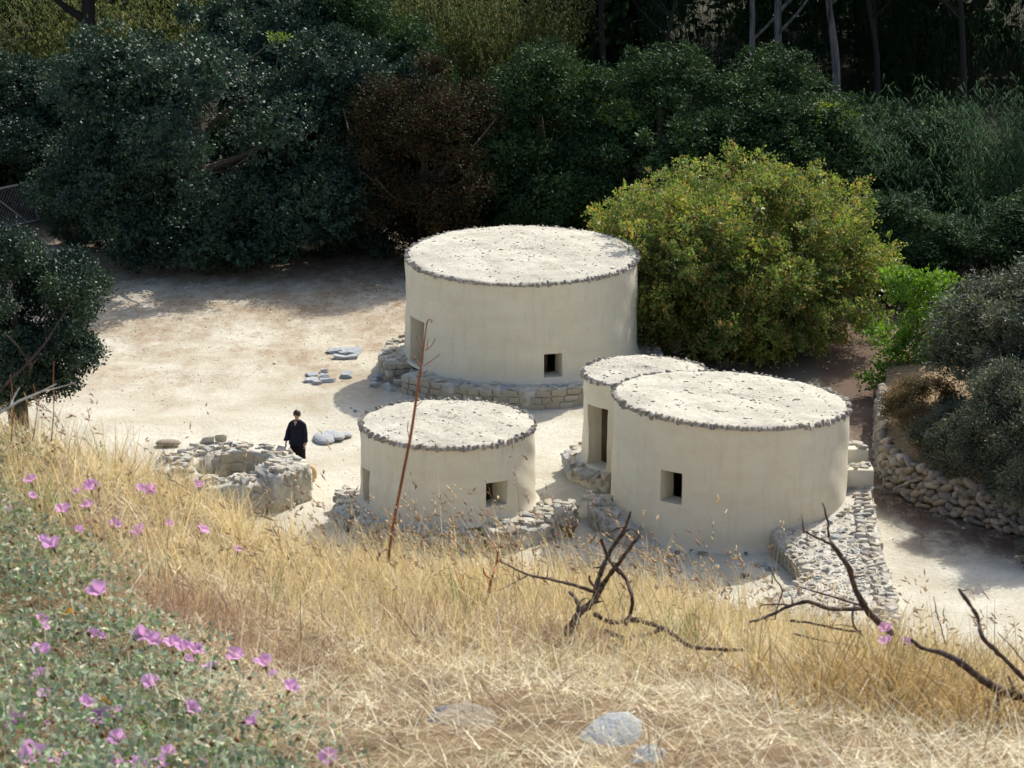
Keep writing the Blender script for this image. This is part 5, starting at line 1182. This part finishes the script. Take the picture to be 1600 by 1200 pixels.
FL = [(50, 752, 22, 'topmost pink flower at the far left, among the dry grass'), (47, 776, 16, 'small pink flower just under the topmost one at the far left'), (143, 760, 24, 'pink flower standing alone below the leftmost grass brow'),
 (122, 768, 13, 'tiny faint pink flower left of the lone upper one'), (99, 797, 24, 'pink flower in the upper left, between two brown seed-head patches'), (139, 791, 20, 'pink flower just right of the one between the seed-head patches'),
 (177, 820, 20, 'pink flower a step right of and below the upper left group'), (219, 763, 16, 'left half of the paired pink flowers high beside the ring wall'), (236, 763, 20, 'right, darker one of the paired pink flowers high beside the ring wall'),
 (224, 829, 24, 'rounded pink flower below the paired high ones'), (121, 827, 15, 'small pink flower left of the seed heads in the upper left'), (85, 851, 28, 'largest pink flower of the upper left patch'),
 (66, 842, 16, 'faint mauve flower touching the left of the upper patch\'s largest'), (264, 818, 14, 'faint pink flower in the dry grass right of the rounded one'), (310, 757, 16, 'pale pink flower in the grass below the ring wall'),
 (312, 829, 20, 'half-closed pink flower right of centre in the upper carpet'), (371, 860, 14, 'rightmost small pink flower among the dry stalks'), (20, 797, 16, 'pale pink flower by the white tuft at the left edge'),
 (155, 922, 32, 'broad pale pink flower alone beside a brown seed head'), (63, 968, 20, 'mauve flower left of the orange leaf'), (67, 980, 14, 'small mauve flower hanging under the mauve one near the orange leaf'),
 (63, 1018, 30, 'pink flower turned sideways at the left below the orange leaf'), (145, 991, 20, 'dim pink flower right of and below the orange leaf'), (160, 993, 12, 'tiny bud-like pink flower beside the dim one'),
 (220, 988, 26, 'first pink flower of the diagonal row, at its upper left'), (237, 998, 26, 'second pink flower of the diagonal row'), (270, 1006, 28, 'third pink flower of the diagonal row, after the gap'), (286, 1013, 26, 'fourth pink flower of the diagonal row'),
 (301, 1018, 28, 'fifth pink flower of the diagonal row, at its right end'), (292, 1030, 16, 'small pink flower hanging below the right end of the diagonal row'), (370, 1025, 28, 'mauve upright flower right of the diagonal row'),
 (415, 1035, 28, 'mauve flower rightmost at the top of the near carpet'), (331, 1047, 26, 'dusky mauve flower between the row and the near patch'), (236, 1066, 28, 'folded mauve flower with a pointed lobe in the middle of the carpet'),
 (430, 1052, 14, 'tiny pale flower just under the rightmost mauve one'), (450, 1073, 26, 'faint pink flower where the carpet meets the straw'), (68, 1057, 28, 'pink flower at the left above a smaller pink one'),
 (70, 1085, 22, 'smaller pink flower at the left under a larger one'), (131, 1099, 26, 'pink flower left of the small orange leaf'), (44, 1125, 42, 'large pale pink flower at the left margin'),
 (160, 1123, 36, 'wide open violet flower with a dark throat'), (188, 1112, 26, 'pink flower touching the right of the violet open one'), (186, 1152, 30, 'flat pink flower below the violet open one'),
 (293, 1104, 26, 'faded pale flower in the middle near carpet'), (403, 1127, 32, 'ragged pink flower right of the faded pale one'), (48, 1177, 44, 'largest flat pink flower in the lower left corner'),
 (98, 1190, 32, 'pink flower right of the largest in the lower left corner'), (270, 1176, 28, 'mauve flower standing just above the bottom margin'), (180, 1196, 36, 'pink flower cut by the bottom margin, left of three'),
 (210, 1196, 34, 'pink flower cut by the bottom margin, middle of three'), (254, 1196, 32, 'pink flower cut by the bottom margin, right of three'), (320, 1198, 30, 'pink flower cut by the bottom margin, farther right on its own'),
 (517, 1180, 30, 'lone mauve flower at the right end of the near carpet'), (70, 1130, 12, 'dull purple bud beside the large pale flower')]
FG = 'pink bindweed flowers'
def flower(px, py, size, L, name='bindweed_flower', lift=.07, meshes=FM, group=FG):
    p = on_hill(px, py+lift*F_PX/6.2*.8); d = ray(px, py); t_ = p[1]/d[1]; q_ = np.array([d[0]*t_, p[1], H+d[2]*t_])
    if q_[2]-float(hill(q_[0], q_[1])) < .02: q_[2] = float(hill(q_[0], q_[1]))+.045
    s = size/(F_PX/(q_[1]*1.04))/.034*1.04
    t = thing(name, L, 'flower', tuple(q_-[0, 0, .012*s]), group); t.scale = (s,)*3
    t.rotation_euler = (rnd.uniform(.15, .75), rnd.uniform(-.4, .4), rnd.uniform(-1.0, 1.0))
    link('corolla', FD if 'dark throat' in L else pick(meshes), t); link('stamen', STM, t); link('stalk', STK, t, scale=(1, 1, 1/ max(s, .5)*1.2))
for (px, py, s, L) in FL: flower(px, py, s, L)
flower(1384, 981, 20, 'upper pink flower at the foot of the right dead branch', 'knapweed_flower', .13, FM, 'pink flowers at the foot of the dead branch')
flower(1386, 1003, 22, 'lower pink flower at the foot of the right dead branch', 'knapweed_flower', .13, FM, 'pink flowers at the foot of the dead branch')
flower(1415, 1001, 14, 'faint pink flower right of the two at the dead branch', 'knapweed_flower', .13, FM, 'pink flowers at the foot of the dead branch')
# orange withered leaves
for (px, py, s, L) in ((106, 961, 26, 'bright orange withered leaf in the left carpet'), (163, 1099, 24, 'small orange withered leaf above the violet flower'), (8, 1190, 10, 'orange withered leaf in the bottom left corner')):
    p = on_hill(px, py+40); d = ray(px, py); t_ = p[1]/d[1]; k_ = s/(F_PX/p[1]); n = 7
    mb = MB(); V = [(k_*.5*q_*1.0, math.sin(q_*2)*k_*.1, .2*k_*math.sin(q_*3+1)) for q_ in np.linspace(-1, 1, n)]; V2 = [(v_[0], v_[1]+k_*.32*math.cos(q_*1.5), v_[2]+.25*k_*math.cos(q_*1.4)) for v_, q_ in zip(V, np.linspace(-1, 1, n))]
    mb.add(V+V2, [(i, i+1, n+i+1, n+i) for i in range(n-1)], np.array([.72, .33, .04]))
    tag(link('withered_leaf', mb.mesh('withered_leaf', M_PETAL), None, (d[0]*t_, p[1], H+d[2]*t_)), L, 'leaf')

# rocks in the straw
for (px, py, sx_, sy_, sz, m, L) in ((730, 1132, .105, .07, .028, M_RUBB, 'grey-brown flat rock half buried in the straw'), (955, 1150, .088, .11, .030, M_SLAB, 'pale blue-grey rock lying in the straw at the bottom'), (1005, 1192, .045, .06, .02, M_SLAB, 'small pale rock below the blue-grey one at the bottom margin'), (690, 1128, .05, .06, .025, M_RUBB, 'small dark rock left of the grey-brown flat one')):
    p = on_hill(px, py); tag(link('rock', round_stone(int(px), m), None, tuple(p+[0, 0, .004]), (.28, .1, -.5), (sx_, sy_, sz)), L, 'rock')

# dead shrubs and branches on the brow: px outlines become real, thick, forked wood about six metres away
def wood(name, label, cat, paths, m, y0, wander=.10, seg=7, knots=True, part='branch', sink=None):
    bp = at_y(paths[0][0][0][0], paths[0][0][0][1], y0); rng = np.random.default_rng(len(label))
    t = thing(name, label, cat, tuple(bp))
    ends = {}
    for (pts, r0, r1) in paths:
        key = (round(pts[0][0]/14), round(pts[0][1]/14)); dy = ends.get(key, 0.0); W = []
        for i, (a, b_) in enumerate(pts):
            W.append(at_y(a, b_, y0+dy)-bp); ends[(round(a/14), round(b_/14))] = dy; dy += rng.uniform(-wander, wander)
        P = smooth_path(W, 5); k = y0/F_PX
        P[1:-1] += rng.normal(size=(len(P)-2, 3))*k*(.45 if knots else .12)
        mb = MB(); R__ = .70*np.linspace(r0*k/2, r1*k/2, len(P))*(1+.09*rng.normal(size=len(P))*(1 if knots else .2)); tube(mb, P, np.abs(R__), seg, wob=.12 if knots else .02)
        if knots:
            for _ in range(max(1, len(P)//6)):
                i = rng.integers(1, len(P)-1); e = P[i]+rng.normal(size=3)*k*np.array([12, 12, 12]); tube(mb, [P[i], (P[i]+e)/2+rng.normal(size=3)*k*2, e], [R__[i]*.5, R__[i]*.4, R__[i]*.15], 5)
        link(part, mb.mesh(part, m, True), t)
    return t
wood('dead_shrub', 'twisted dead shrub with two forked dark stems rising from the dry grass', 'dead shrub', [
    ([(872, 1012), (890, 980), (908, 955), (930, 936), (948, 905), (968, 878), (985, 855), (1000, 836)], 20, 7), ([(930, 938), (935, 905), (948, 872), (964, 845), (978, 822), (985, 800)], 16, 5),
    ([(968, 842), (985, 826), (1000, 838)], 6, 4), ([(976, 822), (965, 826), (955, 830)], 6, 3), ([(940, 844), (948, 866), (958, 884), (968, 896)], 8, 9), ([(962, 886), (978, 905), (988, 935), (985, 958), (978, 975)], 9, 10),
    ([(930, 960), (955, 972), (990, 970), (1020, 976), (1050, 990), (1075, 1008), (1110, 1014), (1160, 1016)], 13, 8), ([(945, 985), (975, 996), (1010, 992), (1040, 980)], 12, 8), ([(890, 925), (902, 940), (903, 965), (895, 990)], 8, 13),
    ([(930, 925), (900, 915), (862, 906), (826, 898), (800, 886), (778, 876)], 9, 3), ([(826, 898), (805, 910), (780, 922)], 3, 2), ([(934, 920), (922, 908), (921, 900)], 7, 4), ([(880, 1000), (900, 1010)], 22, 14)], M_DEAD, 5.72)
wood('dead_branch', 'long bare dead branch forking upward in front of the rubble terrace', 'dead branch', [
    ([(1392, 990), (1372, 972), (1352, 948), (1335, 915), (1325, 885), (1312, 866), (1300, 850)], 19, 10), ([(1302, 852), (1295, 838), (1293, 815), (1285, 786)], 8, 4), ([(1302, 852), (1280, 842), (1256, 830)], 8, 5), ([(1256, 832), (1254, 815), (1253, 804)], 4, 2),
    ([(1350, 950), (1300, 952), (1262, 940), (1232, 948), (1200, 962), (1172, 972)], 11, 6), ([(1345, 946), (1310, 935), (1275, 925), (1252, 918)], 6, 3), ([(1278, 925), (1278, 915)], 3, 2), ([(1250, 918), (1242, 935)], 4, 2),
    ([(1235, 970), (1275, 975), (1320, 985), (1345, 986)], 6, 5), ([(1335, 945), (1333, 975), (1350, 995)], 7, 4), ([(1240, 945), (1190, 946), (1188, 962)], 4, 2), ([(1296, 962), (1293, 940)], 5, 3), ([(1238, 990), (1290, 1002), (1340, 1010)], 5, 4)], M_DEAD, 5.75)
wood('dead_branch', 'thick dead branch at the lower right margin with an upright fork', 'dead branch', [
    ([(1640, 1105), (1600, 1090), (1565, 1080), (1535, 1062), (1500, 1035), (1468, 1018)], 27, 14), ([(1625, 1085), (1590, 1050), (1560, 1020), (1535, 995), (1528, 965), (1512, 940), (1498, 920)], 13, 8), ([(1562, 1078), (1560, 1115), (1563, 1160)], 14, 9), ([(1600, 1035), (1580, 1010), (1558, 988)], 4, 2), ([(1470, 1020), (1440, 1012), (1425, 1000)], 12, 9)], M_DEAD, 4.5)
wood('dead_twig', 'thin dark leaning twig between the terrace edge and the dead branch', 'twig', [([(1210, 960), (1222, 925), (1212, 905), (1202, 885)], 4, 3)], M_DEAD, 6.0)
wood('dead_twig', 'thin bent twig left of the thick dead branch at the right', 'twig', [([(1478, 1008), (1470, 980), (1462, 950), (1459, 932)], 4, 2)], M_DEAD, 6.0)
wood('curled_stalk', 'curled brown dry stalk left of the twisted dead shrub', 'stalk', [([(762, 935), (768, 905), (776, 880), (777, 862), (771, 848)], 8, 4), ([(768, 905), (758, 898), (755, 888)], 5, 3)], M_REDSTEM, 6.3, knots=False)
wood('dry_stem', 'tall rust-red dry stem with curled side shoots rising in front of the small hut', 'stem', [
    ([(606, 880), (613, 828), (625, 765), (640, 690), (648, 640), (656, 585), (658, 575)], 8, 6), ([(657, 578), (661, 550), (664, 525), (667, 505), (671, 499), (675, 501), (673, 504)], 4, 2), ([(658, 576), (650, 562), (646, 557)], 3, 3),
    ([(661, 572), (672, 565), (687, 554)], 2.4, 2), ([(664, 548), (674, 540), (680, 529)], 2.4, 2), ([(663, 546), (655, 535), (650, 524)], 2.4, 2), ([(667, 545), (669, 530)], 2, 2), ([(660, 560), (652, 548)], 2, 2), ([(650, 636), (658, 628), (660, 626)], 2, 1.5),
    ([(641, 690), (637, 672), (638, 658)], 2.4, 1.6), ([(663, 583), (668, 578), (671, 578)], 2.5, 3)], M_REDSTEM, 6.4, .01, 6, False)
wood('bleached_branch', 'bleached bare branch sticking in from the left edge under the dark tree', 'dead branch', [([(-20, 656), (0, 645), (28, 628), (58, 615), (88, 600)], 9, 3), ([(58, 614), (90, 606), (118, 598)], 3, 1.5), ([(16, 636), (22, 620), (31, 605)], 5, 3)], M_PALEWOOD, 5.9, .02, 6, False)
wood('tall_dry_stem', 'long brown dry stem slanting up across the dark tree at the left edge', 'stem', [([(-15, 628), (10, 600), (45, 566), (72, 534), (90, 505), (108, 478)], 8, 2.5), ([(72, 534), (70, 500), (71, 470)], 3, 1.5)], M_DEAD, 5.9, .02, 6, False)
wood('dry_stem', 'short upright brown stems growing at the left edge of the grass brow', 'stem', [([(80, 690), (84, 640), (83, 600), (84, 565)], 3, 2), ([(18, 690), (20, 630), (16, 585)], 3, 2), ([(50, 690), (58, 640), (52, 600)], 2.5, 2)], M_REDSTEM, 6.1, .02, 5, False)
